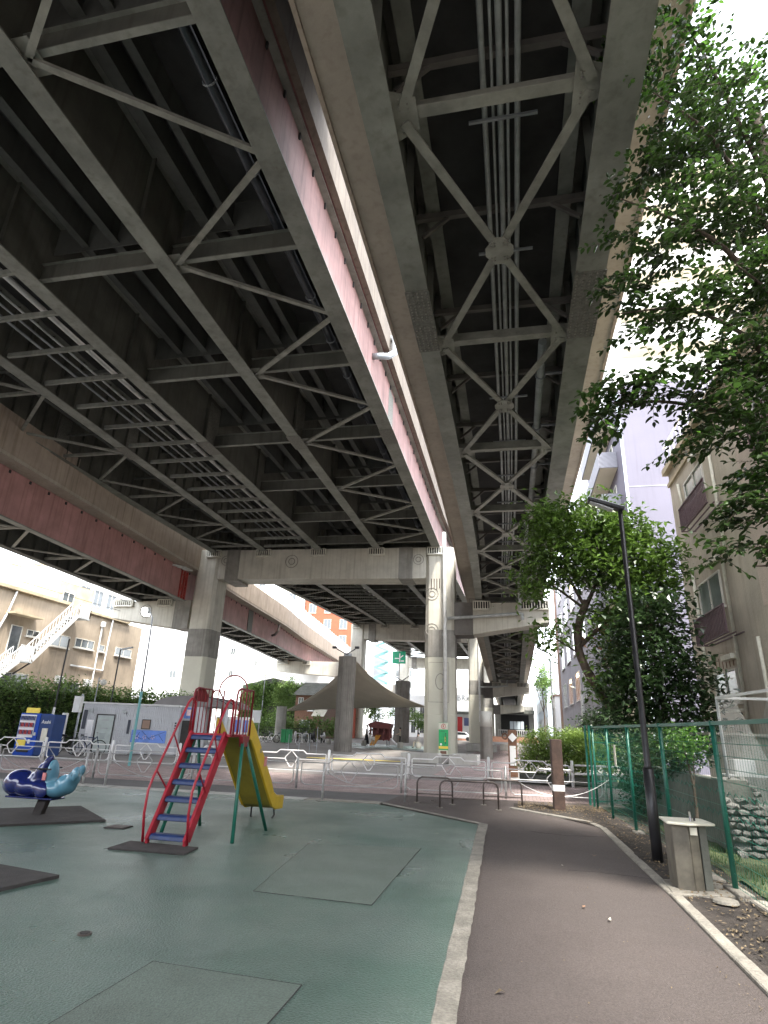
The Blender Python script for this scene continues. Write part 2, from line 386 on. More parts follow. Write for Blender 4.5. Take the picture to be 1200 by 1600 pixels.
structure(MB().sheet([(-3.2, 23.6), (-.2, 23.8), (.6, 90), (-3.6, 90)], -.012).build('footpath', 'brick_pink'))
structure(MB().sheet([(-14.5, 51), (-7, 51), (-7, 64), (-17.5, 66)], -.018).build('far_playground_surface', 'rubber_green'))
# white kerb band of the playground
kb = MB(); inner = jag([(-.41, -3), (-.41, 4.38), (-.56, 11.7), (-.57, 12.66)], .009); outer = jag([(-.50, -3), (-.56, 4.33), (-.73, 11.68), (-.74, 12.60)], .006)
n = min(len(inner), len(outer)); inner = inner[:n - 1] + [inner[-1]]; outer = outer[:n - 1] + [outer[-1]]
for i in range(n - 1): kb.add([(*outer[i], .008), (*outer[i + 1], .008), (*inner[i + 1], .008), (*inner[i], .008)], [(3, 2, 1, 0)])
kb.add([(-.74, 12.60, .008), (-.57, 12.66, .008), (-3.06, 14.98, .008), (-3.12, 14.80, .008)], [(0, 1, 2, 3)])
wk = structure(kb.build('white_kerb', 'kerb'))
bandf = lambda x: 14.62 + (x + 3.1) * .034
k = 0; x = -3.1
while x > -26:
    x2 = x - random.uniform(.58, .62)
    s = MB(); dz = random.uniform(.006, .02); s.prism([(x - .006, bandf(x)), (x - .006, bandf(x) + .42), (x2 + .006, bandf(x2) + .42), (x2 + .006, bandf(x2))], -.1, dz)
    s.build('kerb_stone', 'kerb_white' if x < -4.5 else 'kerb', wk, bevel=.008); x = x2
# path kerb on the right, laid stone by stone
rk = structure(MB().prism([(1.60, -3), (1.68, 4), (1.66, 8.2), (1.52, 13.3), (1.36, 13.9), (-.2, 15.45), (-.16, 15.55), (1.43, 14.0), (1.60, 13.4), (1.74, 8.25), (1.76, 4), (1.68, -3)], -.12, -.006).build('kerb_bed', 'kerb'))
kp = [(1.64, -2.5), (1.72, 4), (1.69, 8.2), (1.57, 13.2), (1.43, 13.85), (-.15, 15.5)]
for i in range(len(kp) - 1):
    a = Vector((*kp[i], 0)); b = Vector((*kp[i + 1], 0)); n = max(1, round((b - a).length / 1.2)); t = (b - a).normalized(); nx = Vector((t.y, -t.x, 0))
    for q in range(n):
        p = a.lerp(b, q / n) + t * .004; r = a.lerp(b, (q + 1) / n) - t * .004; w = .062
        dz = random.uniform(.018, .032)
        MB().prism([(v.x, v.y) for v in (p - nx * w, p + nx * w, r + nx * w, r - nx * w)], -.05, dz).build('kerb_stone', 'kerb', rk, bevel=.01)
# soil and grass
def terrain(name, m, x0, x1, y0, y1, st, z, amp, edge=None):
    nx = int((x1 - x0) / st); ny = int((y1 - y0) / st); vs = []; fs = []
    for j in range(ny + 1):
        for i in range(nx + 1):
            t = i / nx; yy = y0 + (y1 - y0) * j / ny; xl = edge(yy) if edge else x0; xx = lerp(xl, x1, t)
            zz = z + amp * (math.sin(xx * 5.1 + yy * 2.3) + math.sin(yy * 6.7 - xx * 3) + random.uniform(-.7, .7)) * .33
            vs.append((xx, yy, zz))
    for j in range(ny):
        for i in range(nx): a = j * (nx + 1) + i; fs.append((a, a + 1, a + nx + 2, a + nx + 1))
    o = raw(name, vs, fs, m); 
    for p in o.data.polygons: p.use_smooth = True
    return structure(o)
ke = lambda y: (1.74 if y < 8 else lerp(1.74, 1.6, (y - 8) / 5.2) if y < 13.2 else lerp(1.6, .2, (y - 13.2) / 2.2) if y < 15.4 else -.1)
terrain('soil_bed', 'soil', 1.7, 2.7, -2, 16.6, .09, .012, .022, edge=ke)
terrain('lawn', 'grass_soil', 2.65, 6.4, -2, 18, .16, .03, .05)
# hairline cracks in the path
ck = MB()
for pl in ([(.6, 9.1), (.9, 9.15), (1.6, 9.0)], [(.2, 12.2), (.8, 12.0), (1.45, 12.15)]):
    q = jag(pl, .02, .09)
    for i in range(len(q) - 1): ck.bar((*q[i], .0015), (*q[i + 1], .0015), .0018 + random.random() * .002, .002)
stuff(tag(ck.build('path_cracks', 'crack'), 'hairline cracks wandering across the brown path', 'crack'))
# rubber mats, repair patches, drains
def mat_thing(poly, z1, label, m='rubber_dark', cat='rubber mat', name='rubber_mat', z0=-.005):
    o = MB().prism(poly, z0, z1).build(name, m, bevel=.004); tag(o, label, cat); return o
mat_thing([(-9.35, 9.95), (-7.95, 8.62), (-6.75, 9.85), (-8.2, 11.1)], .035, 'dark rubber mat lying under the blue whale rider')
mat_thing([(-6.6, 5.6), (-5.1, 5.35), (-4.86, 6.45), (-6.4, 6.75)], .035, 'dark rubber mat at the left edge in front of the whale rider')
mat_thing([(-5.35, 7.95), (-4.25, 7.98), (-4.30, 8.45), (-5.38, 8.5)], .022, 'thin dark mat at the foot of the slide ladder')
pt = structure(MB().prism([(-2.73, 6.70), (-1.45, 6.63), (-1.42, 9.79), (-3.05, 9.44)], -.01, .004).build('surface_patch', 'rubber_patch'))
structure(MB().prism([(-2.66, 3.2), (-1.49, 3.2), (-1.47, 4.62), (-2.62, 4.68)], -.01, .004).build('surface_patch', 'rubber_patch'))
jn = MB()
for poly in ([(-2.73, 6.70), (-1.45, 6.63), (-1.42, 9.79), (-3.05, 9.44)], [(-2.66, 3.2), (-1.49, 3.2), (-1.47, 4.62), (-2.62, 4.68)]):
    for i in range(4):
        a, b = poly[i], poly[(i + 1) % 4]; 
        if i == 2 and poly[0][1] > 5: continue
        pts = jag([a, b], .004, .15)
        for q in range(len(pts) - 1): jn.bar((*pts[q], .003), (*pts[q + 1], .003), .006, .004)
stuff(jn.build('patch_joint', 'rubber_dark', pt))
for (x, y), lb in (((-3.45, 5.02), 'small round drain cover in the green rubber ground, nearest the camera'), ((-2.05, 16.0), 'round metal cover set in the pavement behind the bike racks')):
    t = thing('drain_cover', lb, 'drain cover', (x, y, 0))
    MB().cyl(x, y, -.01, .012, .055, 20).build('rim', 'rack_bronze', t); MB().cyl(x, y, 0, .016, .04, 20).build('lid', 'rubber_dark', t)
t = thing('drain_grate', 'flat dark drain grate between whale rider and slide', 'drain cover', (-6.25, 9.48, 0))
MB().cbox((-6.25, 9.48, .006), .34, .30, .014, .1).build('frame', 'rubber_dark', t)
for q in range(6): MB().cbox((-6.25, 9.36 + q * .048, .015), .28, .014, .01, .1).build('slat', 'rack_bronze', t)

# ================================================================== VIADUCTS
def fz_main(y): return 0 if y < 46.3 else .035 * (y - 46.3) if y < 95 else 1.70 + .01 * (y - 95)
def fx_main(y): return 0 if y < 46.3 else .012 * (y - 46.3)
GX = [-5.8, -10.75, -15.85, -20.85, -25.55]; ZB = 15.7
mv = thing('elevated_expressway', 'wide dark multi girder expressway deck high overhead on the left', 'viaduct', (-15.6, 46.3, 0))
YS = [-16, 0, 15, 30, 46.34]; YS2 = frange(46.36, 145, 8)
for gi, gx in enumerate(GX):
    for ys in (YS, YS2):
        far = ys is YS2
        g = MB(); w = .35 if gi == 0 else .31
        g.sweep(gx - w, gx + w, ZB, ZB + .05, ys, fx_main, fz_main)
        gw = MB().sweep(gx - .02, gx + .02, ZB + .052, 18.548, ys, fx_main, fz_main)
        g.sweep(gx - .28, gx + .28, 18.55, 18.6, ys, fx_main, fz_main)
        # web stiffeners
        st = 1.05 if gi >= 3 else 6.55
        for y in frange(ys[0] + .65, ys[-1] - .3, st):
            a = fx_main(y) + gx; b = fz_main(y)
            if gi: gw.box(a + .02, y - .012, ZB + .07 + b, a + .17, y + .012, 18.54 + b)
            if gi in (1, 2): gw.box(a - .17, y - .012, ZB + .07 + b, a - .02, y + .012, 18.54 + b)
        gg_ = g.build('main_girder', 'steel_paint', mv); gw.build('web', 'steel_web_shade', gg_)
    if gi < 5:
        s = MB(); y0, y1 = 25.7, 27.25
        s.box(gx - .37, y0, ZB - .025, gx + .37, y1, ZB - .002); s.box(gx + .022, y0 + .2, ZB + .12, gx + .045, y1 - .2, 18.3)
        s.build('splice_plate', 'splice', mv)
# outer red web face of the right girder
for ys in (YS, YS2):
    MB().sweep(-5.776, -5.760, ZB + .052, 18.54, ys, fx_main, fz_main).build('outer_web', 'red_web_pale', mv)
b = MB()
for y in frange(-10, 45.5, 1.3): b.box(-5.755, y - .03, 18.28, -5.70, y + .03, 18.52)
stuff(b.build('web_bolts', 'dark_void', mv))
# deck, edge ledge, parapets
for ys in (YS, YS2):
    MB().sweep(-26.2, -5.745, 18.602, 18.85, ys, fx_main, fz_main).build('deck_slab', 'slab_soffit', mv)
    MB().sweep(-5.74, -5.455, 18.602, 18.70, ys, fx_main, fz_main).build('edge_strip', 'maroon_strip', mv)
    MB().sweep(-5.45, -5.22, 18.60, 21.6, ys, fx_main, fz_main).build('parapet', 'parapet_grey', mv)
    MB().sweep(-26.4, -26.202, 18.56, 19.9, ys, fx_main, fz_main).build('parapet', 'fascia_concrete', mv)
MB().box(-5.2, -16, 20.3, -3.53, 12.5, 20.5).box(-3.75, -16, 15.32, -3.55, 12.5, 20.298).build('gap_light_block', 'slab_soffit', mv)  # slab and upright added to block sky light from the near red web
NODES = [-5.9, .65, 7.2, 13.75, 20.3, 26.85, 33.4, 39.6, 45.3]; NODES2 = frange(48, 94, 5.8) + frange(96.5, 144, 6)
for nodes in (NODES, NODES2):
    for i, y in enumerate(nodes):
        b = fz_main(y); a = fx_main(y); far = nodes is NODES2
        for (ga, gb) in ((0, 1), (1, 2)):
            xa, xb = GX[gb] + .03 + a, GX[ga] - .03 + a
            c = MB().box(xa, y - .085, 15.94 + b, xb, y + .085, 15.975 + b).box(xa, y - .11, 16.625 + b, xb, y + .11, 16.65 + b)
            cb_ = c.build('cross_beam', 'steel_paint', mv); MB().box(xa, y - .012, 15.977 + b, xb, y + .012, 16.623 + b).build('web', 'steel_web_shade', cb_)
            if ga == 0 or True:
                MB().box(xa, y + .25, 17.35 + b, xb, y + .28, 18.55 + b).build('diaphragm', 'steel_inner', mv)
        # small box near the web where the frame meets
        if i < len(nodes) - 1:
            y2 = nodes[i + 1]; ym = (y + y2) / 2
            bb = fz_main(ym); b2 = fz_main(y2); a2 = fx_main(y2); am = fx_main(ym)
            for p, q in (((GX[1] + .3 + a, y, 15.86 + b), (GX[0] - .25 + am, ym - .1, 15.86 + bb)), ((GX[0] - .25 + am, ym + .1, 15.86 + bb), (GX[1] + .3 + a2, y2, 15.86 + b2))):
                MB().bar(p, q, .17, .10).build('lateral_brace', 'brace_paint', mv)
            for p, q in (((GX[3] - .3 + a, y, 15.86 + b), (GX[4] + .25 + am, ym - .1, 15.86 + bb)), ((GX[4] + .25 + am, ym + .1, 15.86 + bb), (GX[3] - .3 + a2, y2, 15.86 + b2))):
                MB().bar(p, q, .15, .10).build('lateral_brace', 'brace_paint', mv)
        MB().box(GX[4] + .03 + a, y - .09, 15.92 + b, GX[3] - .03 + a, y + .09, 16.06 + b).build('cross_strut', 'brace_paint', mv)
        MB().box(GX[4] + .03 + a, y - .07, 17.3 + b, GX[3] - .03 + a, y + .07, 17.42 + b).build('cross_strut', 'steel_inner', mv)
        MB().box(GX[1] + .02 + a, y - .42, 15.89 + b, GX[1] + .62 + a, y + .42, 15.91 + b).build('gusset_plate', 'brace_paint', mv)
        MB().box(GX[3] - .55 + a, y - .35, 15.89 + b, GX[3] - .02 + a, y + .35, 15.91 + b).build('gusset_plate', 'brace_paint', mv)
# closely spaced bars between the middle-left girders
for y in frange(-4, 45.3, 2.18) + frange(48, 94, 2.2):
    b = fz_main(y); a = fx_main(y)
    MB().box(GX[3] + .32 + a, y - .06, 15.82 + b, GX[2] - .32 + a, y + .06, 16.02 + b).build('cross_bar', 'steel_paint', mv)
    if random.random() < .5: MB().box(GX[3] + .03 + a, y - .9, 17.1 + b, GX[2] - .03 + a, y - .78, 17.3 + b).build('cross_bar', 'steel_inner', mv)
# stringers
for sx, zz, w in ((-8.85, 17.5, .13), (-9.7, 17.5, .2), (-7.3, 17.6, .1), (-13.3, 17.5, .16), (-14.5, 17.5, .14), (-22.2, 17.4, .12), (-23.9, 17.4, .12), (-17.3, 17.6, .1)):
    for ys in (YS, YS2):
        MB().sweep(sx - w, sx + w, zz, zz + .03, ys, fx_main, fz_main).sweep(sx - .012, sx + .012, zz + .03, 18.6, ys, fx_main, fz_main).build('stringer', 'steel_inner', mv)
# service pipes
def pipe_run(x, z, r, m, y0=-8, y1=45.5, par=None, f=None):
    MB().tube([(x, y0, z), (x, y1, z)], r, 10).build('pipe', m, par, smooth=True)
for x, z, r, m in ((-17.4, 16.45, .11, 'pipe_light'), (-18.4, 16.5, .05, 'pipe_mid'), (-18.9, 16.5, .05, 'pipe_grey'), (-19.6, 16.6, .06, 'pipe_grey'), (-16.7, 16.6, .05, 'pipe_grey'), (-7.0, 16.95, .17, 'pipe_black')):
    pipe_run(x, z, r, m, par=mv)
for y in frange(1, 44, 2.7): ring(MB(), (-7.0, y, 16.95), .19, .025, 12).build('pipe_clamp', 'pipe_grey', mv)
for y in frange(48, 92, 2.6): MB().tube([(-17.2 + fx_main(y), y, 16.5 + fz_main(y)), (-17.2 + fx_main(y + 1.1), y + 1.1, 16.5 + fz_main(y + 1))], .10, 6).build('pipe', 'pipe_light', mv)
MB().tube([(-5.75, 22.2, 17.6), (-5.5, 22.2, 17.6), (-5.1, 22.5, 17.75), (-4.9, 23.0, 18.3), (-5.0, 23.4, 19.2), (-5.2, 23.5, 19.5)], .15, 12).build('drain_elbow', 'pipe_grey', mv, smooth=True)

# ---- right viaduct
def fz_r(y): return 0 if y < 46.3 else -.053 * (y - 46.3) if y < 100 else -2.85 - .02 * (y - 100)
def fx_r(y): return 0 if y < 22 else -.0009 * (y - 22) ** 2 if y < 46.3 else -.53 - .006 * (y - 46.3)
rv = thing('narrow_viaduct', 'narrow two girder viaduct deck directly overhead with X bracing', 'viaduct', (0, 46.3, 0))
YR = [-16, 0, 12, 22, 27, 32, 37, 42, 46.34]; YR2 = frange(46.36, 94.99, 6); YR3 = frange(95.01, 190, 12)
for ys in (YR, YR2, YR3):
    for gx, x0, x1 in ((-1.9, -2.17, -1.64), (2.03, 1.71, 2.36)):
        g = MB().sweep(x0, x1, 11.4, 11.46, ys, fx_r, fz_r).sweep(gx - .02, gx + .02, 11.46, 13.95, ys, fx_r, fz_r).sweep(gx - .2, gx + .2, 13.95, 13.99, ys, fx_r, fz_r)
        for y in frange(ys[0] + .5, ys[-1] - .4, 1.65):
            a = fx_r(y) + gx; b = fz_r(y); s = 1 if gx < 0 else -1
            g.box(min(a + s * .02, a + s * .18), y - .012, 11.47 + b, max(a + s * .02, a + s * .18), y + .012, 13.94 + b)
        g.build('main_girder', 'steel_paint', rv)
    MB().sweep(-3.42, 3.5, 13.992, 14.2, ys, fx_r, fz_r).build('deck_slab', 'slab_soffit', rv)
    MB().sweep(-3.42, -1.95, 13.955, 13.99, ys, fx_r, fz_r).build('overhang_soffit', 'soffit_light', rv)
    MB().sweep(2.26, 3.5, 13.955, 13.99, ys, fx_r, fz_r).build('overhang_soffit', 'soffit_light', rv)
    MB().sweep(-3.52, -3.425, 13.90, 15.3, ys, fx_r, fz_r).build('parapet', 'fascia_concrete', rv)
    MB().sweep(3.505, 3.6, 13.90, 15.3, ys, fx_r, fz_r).build('parapet', 'fascia_concrete', rv)
    for sx in (-1.45, 1.55):
        MB().sweep(sx - .16, sx + .16, 13.2, 13.25, ys, fx_r, fz_r).sweep(sx - .02, sx + .02, 13.25, 13.99, ys, fx_r, fz_r).build('stringer', 'steel_paint', rv)
NR = [.45, 7.05, 13.65, 20.4, 27.1, 33.8, 40.4, 45.4]; NR2 = frange(48, 94, 5.75)
for nodes in (NR, NR2):
    for i, y in enumerate(nodes):
        a = fx_r(y); b = fz_r(y)
        MB().box(-1.88 + a, y - .11, 11.62 + b, 2.01 + a, y + .11, 11.65 + b).box(-1.88 + a, y + .06, 11.65 + b, 2.01 + a, y + .09, 12.0 + b).build('cross_strut', 'brace_paint', rv)
        for x0, x1 in ((-1.66, -1.25), (1.32, 1.73)):
            gp = MB().prism([(x0 + a, y - .45), (x1 + a, y - .28), (x1 + a, y + .28), (x0 + a, y + .45)], 11.585 + b, 11.605 + b).build('gusset_plate', 'brace_paint', rv)
            if y < 30:
                bo = MB()
                for p in range(2):
                    for q in range(3):
                        for sg in (-1, 1): bo.cyl(x0 + .12 + a + p * .14, y + sg * (.12 + q * .09), 11.560 + b, 11.584 + b, .02, 6)
                stuff(bo.build('bolts', 'bolt', rv))
        if i < len(nodes) - 1:
            y2 = nodes[i + 1]; a2 = fx_r(y2); b2 = fz_r(y2); ym = (y + y2) / 2; am = fx_r(ym); bm = fz_r(ym)
            MB().bar((-1.5 + a, y + .1, 11.55 + b), (1.6 + a2, y2 - .1, 11.55 + b2), .175, .03).bar((-1.5 + a, y + .1, 11.63 + b), (1.6 + a2, y2 - .1, 11.63 + b2), .03, .14).build('diagonal_brace', 'brace_paint', rv)
            MB().bar((1.6 + a, y + .1, 11.583 + b), (-1.5 + a2, y2 - .1, 11.583 + b2), .175, .03).bar((1.6 + a, y + .1, 11.665 + b), (-1.5 + a2, y2 - .1, 11.665 + b2), .03, .13).build('diagonal_brace', 'brace_paint', rv)
            cx = .05 + am
            MB().prism([(cx - .30, ym - .1), (cx - .1, ym - .38), (cx + .1, ym - .38), (cx + .30, ym - .1), (cx + .30, ym + .1), (cx + .1, ym + .38), (cx - .1, ym + .38), (cx - .30, ym + .1)], 11.505 + bm, 11.53 + bm).build('center_gusset', 'brace_paint', rv)
            if y < 27:
                bo = MB()
                for sx in (-1, 1):
                    for sy in (-1, 1):
                        for p in range(2):
                            for q in range(2): bo.cyl(cx + sx * (.10 + p * .07), ym + sy * (.17 + q * .08), 11.48 + bm, 11.504 + bm, .02, 6)
                stuff(bo.build('bolts', 'bolt', rv))
for y in frange(3.8, 45, 3.32) + frange(48, 92, 5.75):
    a = fx_r(y); b = fz_r(y)
    MB().box(-1.86 + a, y - .06, 13.0 + b, 2.0 + a, y + .06, 13.16 + b).build('floor_beam', 'beam_dark', rv)
    MB().bar((-1.7 + a, y, 12.5 + b), (-1.1 + a, y, 13.0 + b), .08, .08).build('knee_brace', 'beam_dark', rv)
    MB().bar((1.85 + a, y, 12.5 + b), (1.25 + a, y, 13.0 + b), .08, .08).build('knee_brace', 'beam_dark', rv)
    MB().box(-.45 + a, y + 1.0, 12.74 + b, .85 + a, y + 1.05, 12.80 + b).build('pipe_hanger', 'pipe_grey', rv)
for dx, r in ((-.14, .055), (.02, .028), (.16, .06), (.30, .03), (.48, .058)):
    for ys in (YR, YR2):
        MB().tube([(dx + fx_r(y), y, 12.88 + fz_r(y)) for y in ys], r, 8).build('pipe', 'pipe_mid', rv, smooth=True)
MB().tube([(1.22 + fx_r(y), y, 12.55) for y in (15.2, 22, 27, 32, 37, 42, 44.6)] + [(1.22 - .5, 44.9, 12.3), (.7, 44.95, 11.6), (.7, 45.3, 10.4)], .125, 12).build('drain_pipe', 'pipe_mid', rv, smooth=True)
for y in (17, 20.5, 24, 28, 32, 36, 40): ring(MB(), (1.22 + fx_r(y), y, 12.55), .145, .03, 12).bar((1.3 + fx_r(y), y, 12.6), (2.0 + fx_r(y), y, 12.6), .07, .07).build('pipe_clamp', 'pipe_grey', rv)
# bolted splices of the two girders
for x0, x1 in ((-2.19, -1.62), (1.69, 2.38)):
    y0, y1 = 11.15, 13.55
    MB().box(x0, y0, 11.375, x1, y1, 11.397).build('splice_plate', 'splice', rv)
    bo = MB(); ny = 22; nxb = 5
    for q in range(ny):
        for p in range(nxb):
            if abs(q - ny / 2 + .5) < .6: continue
            bo.cyl(lerp(x0 + .06, x1 - .06, p / (nxb - 1)) + random.uniform(-.005, .005), lerp(y0 + .08, y1 - .08, q / (ny - 1)), 11.350, 11.376, .021, 6)
    stuff(bo.build('bolts', 'bolt', rv))

# ---- left low viaduct
P3 = [(-16, -23.0), (0, -24.2), (24.3, -26.1), (45.5, -27.7), (56, -29.0), (76, -30.7), (88, -32.4), (120, -35.6), (170, -41)]
def fx_l(y):
    for i in range(len(P3) - 1):
        if y <= P3[i + 1][0]: return lerp(P3[i][1], P3[i + 1][1], (y - P3[i][0]) / (P3[i + 1][0] - P3[i][0]))
    return P3[-1][1]
lv = thing('low_side_viaduct', 'lower viaduct with dull red girder side beyond the expressway on the left', 'viaduct', (-28, 46.3, 0))
YL = frange(-16, 46.34, 5); YL2 = frange(46.36, 165, 6); z0f = lambda y: 0
for ys in (YL, YL2):
    MB().sweep(-.45, .02, 11.4, 11.46, ys, fx_l).sweep(-.25, -.21, 11.46, 14.1, ys, fx_l).build('main_girder', 'steel_paint', lv)
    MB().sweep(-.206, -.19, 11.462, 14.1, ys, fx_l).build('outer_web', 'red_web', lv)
    g = MB().sweep(-4.75, -4.15, 11.4, 11.46, ys, fx_l).sweep(-4.45, -4.41, 11.46, 14.1, ys, fx_l)
    for y in frange(ys[0] + .5, ys[-1] - .4, 1.25): a = fx_l(y) - 4.41; g.box(a, y - .015, 11.47, a + .18, y + .015, 14.05)
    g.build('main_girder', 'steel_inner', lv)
    MB().sweep(-5.5, .85, 14.12, 14.32, ys, fx_l).build('deck_slab', 'soffit_light', lv)
    MB().sweep(.62, .87, 14.325, 16.45, ys, fx_l).build('parapet', 'fascia_concrete', lv)
    MB().sweep(-5.6, -5.45, 14.325, 15.9, ys, fx_l).build('parapet', 'pier_paint', lv)
bo = MB()
for y in frange(10, 160, 1.6): a = fx_l(y); bo.box(a - .188, y - .06, 13.86, a - .13, y + .06, 14.02)
stuff(bo.build('web_bolts', 'dark_void', lv))
nl = frange(8, 46, 6.2) + frange(50, 150, 6.4)
for i, y in enumerate(nl):
    a = fx_l(y)
    MB().box(a - 4.3, y - .08, 11.6, a - .3, y + .08, 11.75).build('cross_strut', 'brace_paint', lv)
    if i < len(nl) - 1:
        y2 = nl[i + 1]; ym = (y + y2) / 2; am = fx_l(ym); a2 = fx_l(y2)
        MB().bar((a - .4, y, 11.52), (am - 4.2, ym, 11.52), .16, .08).build('lateral_brace', 'brace_paint', lv)
        MB().bar((am - 4.2, ym, 11.52), (a2 - .4, y2, 11.52), .16, .08).build('lateral_brace', 'brace_paint', lv)
# red end frame over the pier and the noise barrier
g = MB()
for z in (11.7, 12.6, 13.5): g.box(-28.05, 45.2, z, -27.85, 46.2, z + .08)
for y in (45.2, 45.7, 46.15): g.box(-28.05, y - .05, 11.5, -27.80, y + .05, 13.9)
g.bar((-27.9, 45.2, 11.8), (-27.9, 46.1, 13.5), .1, .1)
g.build('end_frame', 'red_bracket', lv)
for k2 in range(3): MB().tube([(-27.75 + .08 * k2, 43.4 + k2 * .7, 13.9), (-27.4, 45.0 + k2 * .5, 14.05)], .09, 8).build('expansion_pipe', 'pipe_light', lv)
MB().tube([(-30.6, 73, 12.4), (-30.2, 73, 12.5), (-29.9, 73.2, 13.0), (-29.85, 73.3, 13.9)], .16, 8).build('drain_elbow', 'rack_bronze', lv, smooth=True)
MB().box(fx_l(64) - .185, 63.6, 11.5, fx_l(64) - .10, 64.9, 14.0).build('splice_plate', 'splice', lv)
yb = frange(70, 150, 2.0)
for i, y in enumerate(yb):
    a = fx_l(y) + .74
    MB().box(a - .05, y - .05, 16.45, a + .05, y + .05, 18.6).build('barrier_post', 'rail_white', lv)
    if i < len(yb) - 1:
        a2 = fx_l(yb[i + 1]) + .74
        MB().bar((a, y + .06, 17.5), (a2, y + 1.94, 17.5), .02, 2.0).build('barrier_pane', 'barrier_pane', lv)

# ================================================================== PIERS
def grille(x0, x1, y, z0, z1, par):
    g = MB().box(x0, y - .25, z0, x1, y - .20, z0 + .07).box(x0, y - .25, z1 - .07, x1, y - .20, z1).box(x0, y - .25, z0, x0 + .07, y + .02, z1).box(x1 - .07, y - .25, z0, x1, y + .02, z1)
    g.box(x0, y - .25, z0 - .03, x1, y + .02, z0)
    gg = g.build('bearing_grille', 'grille', par)
    n = max(3, int((x1 - x0) / .19))
    for q in range(1, n): x = lerp(x0, x1, q / n); MB().box(x - .035, y - .245, z0 + .07, x + .035, y - .12, z1 - .07).build('slat', 'grille', gg)
    MB().box(x0 + .07, y - .05, z0, x1 - .07, y - .005, z1 - .02).build('back', 'dark_void', gg)
def pier(lab, y, L0, L1, R0, R1, zt, zb, dz, rt, rb0, rb1, rx, lt, lb0, lb1, lx, rings=True, gr=True, base=0):
    p = thing('portal_pier', lab, 'bridge pier', (R0 + (R1 - R0) / 2, y, 0)); dpt = 2.3
    zl = zt + .25
    for x0, x1, lo in ((L0, L1, 6.7), (R0, R1, 6.9)):
        ch = .28
        poly = lambda e: [(x0 - e, y + ch), (x0 + ch, y - e), (x1 - ch, y - e), (x1 + e, y + ch), (x1 + e, y + dpt - ch), (x1 - ch, y + dpt + e), (x0 + ch, y + dpt + e), (x0 - e, y + dpt - ch)]
        MB().prism(poly(0), 9.0, zl if x0 == L0 else zt).build('column', 'pier_paint', p, bevel=.02)
        MB().prism(poly(.03), lo, 8.998).build('column_band', 'pier_dark', p, bevel=.02)
        MB().prism(poly(.015), 2.7 if x0 == R0 else 0, lo - .002).build('column_jacket', 'pier_lower', p, bevel=.02)
        if x0 == R0: MB().prism(poly(.03), -.02, 2.698).build('column_base', 'pier_lower', p, bevel=.02)
    # cross beam, slightly falling to the right
    zz = lambda x: lerp(zt + .22, zt, (x - L0) / (R1 - L0))
    MB().prism_y([(L1 + .002, zb + .22), (L1 + 1.2, zb + .2), (R0 - 1.2, zb), (R0 - .002, zb), (R0 - .002, zz(R0)), (L1 + .002, zz(L1))], y + .05, y + dpt - .1).build('cross_beam', 'pier_paint', p, bevel=.02)
    for xa, xb in ((L1 + .72, L1 + 1.95), (R0 - 2.25, R0 - 1.1)):
        MB().prism_y([(xa, zb - .02), (xb, zb - .02), (xb, zz(xb) + .02), (xa, zz(xa) + .02)], y - .02, y + dpt).build('beam_splice', 'pier_dark', p)
    # right cantilever
    MB().prism_y([(R1 + .002, rb0), (R1 + 1.5, rb0 - .02), (rx, rb1), (rx, rt + .05), (R1 + .002, rt)], y + .1, y + dpt - .2).build('cantilever_beam', 'pier_paint', p, bevel=.03)
    MB().prism_y([(R1 + .004, rb0 - .08), (R1 + 1.45, rb0 - .06), (R1 + 1.45, rt + .04), (R1 + .004, rt + .04)], y + .05, y + dpt - .15).build('beam_splice', 'beam_dark', p)
    # left cantilever
    MB().prism_y([(lx, lb0), (L0 - 1.4, lb1), (L0 - .002, lb1 - .02), (L0 - .002, lt), (lx, lt)], y + .1, y + dpt - .2).build('cantilever_beam', 'pier_paint', p, bevel=.03)
    MB().prism_y([(L0 - 1.5, lb1 - .05), (L0 - .004, lb1 - .07), (L0 - .004, lt + .04), (L0 - 1.5, lt + .04)], y + .05, y + dpt - .15).build('beam_splice', 'pier_dark', p)
    if gr:
        for gx in GX: x = gx + fx_main(y) - .05; grille(x - .68, x + .68, y - .02, zt - .66 + (x - R1) * -.010, zt - .04 + (x - R1) * -.010, p)
        o = fx_r(y); grille(-2.35 + o, -1.0 + o, y + .06, rt - .55, rt + .12, p); grille(1.3 + o, rx - .05, y + .06, rt - .55, rt + .12, p)
        grille(lx + .1, lx + 2.1, y + .06, lt - .5, lt + .1, p); grille(lx + 4.5, lx + 5.9, y + .06, lt - .5, lt + .1, p)
        for x in (-2.4, 1.5): MB().box(x + o - .3, y + .2, rt + .05, x + o + .9, y + 1.2, rt + .35).build('bearing', 'pier_dark', p)
    if rings:
        for x, z, r in ((L1 + .65, zt - .75, .42), (R0 - .62, zt - 1.0, .42), ((R0 + R1) / 2 - .6, zb - 1.3, .48), ((R0 + R1) / 2 - .6, 9.0, .48), (L1 + 6.8, zt - .95, .55), (lx + 3.4, lt - .9, .55)):
            yy = y - .005 if R0 - .1 < x < R1 else y + .045
            if x < L0: yy = y + .095
            g = ring(MB(), (x, yy, z), r, .03, 28); ring(g, (x, yy, z), r * .5, .035, 22); g.build('ring_emblem', 'pier_dark', p)
        g = MB(); x = (R0 + R1) / 2 + .1
        for a, b2 in (((-.9, 3.6), (.62, 3.6)), ((.62, 3.6), (.62, 6.5)), ((.62, 6.5), (-.9, 6.5)), ((-.9, 6.5), (-.9, 3.6))): g.bar((x + a[0], y - .018, a[1]), (x + b2[0], y - .018, b2[1]), .03, .03, (0, 1, 0))
        g.build('panel_outline', 'pier_dark', p); ring(MB(), (x - .02, y - .018, 5.1), .36, .03, 24, asp=1.6).build('ring_emblem', 'pier_dark', p)
    return p
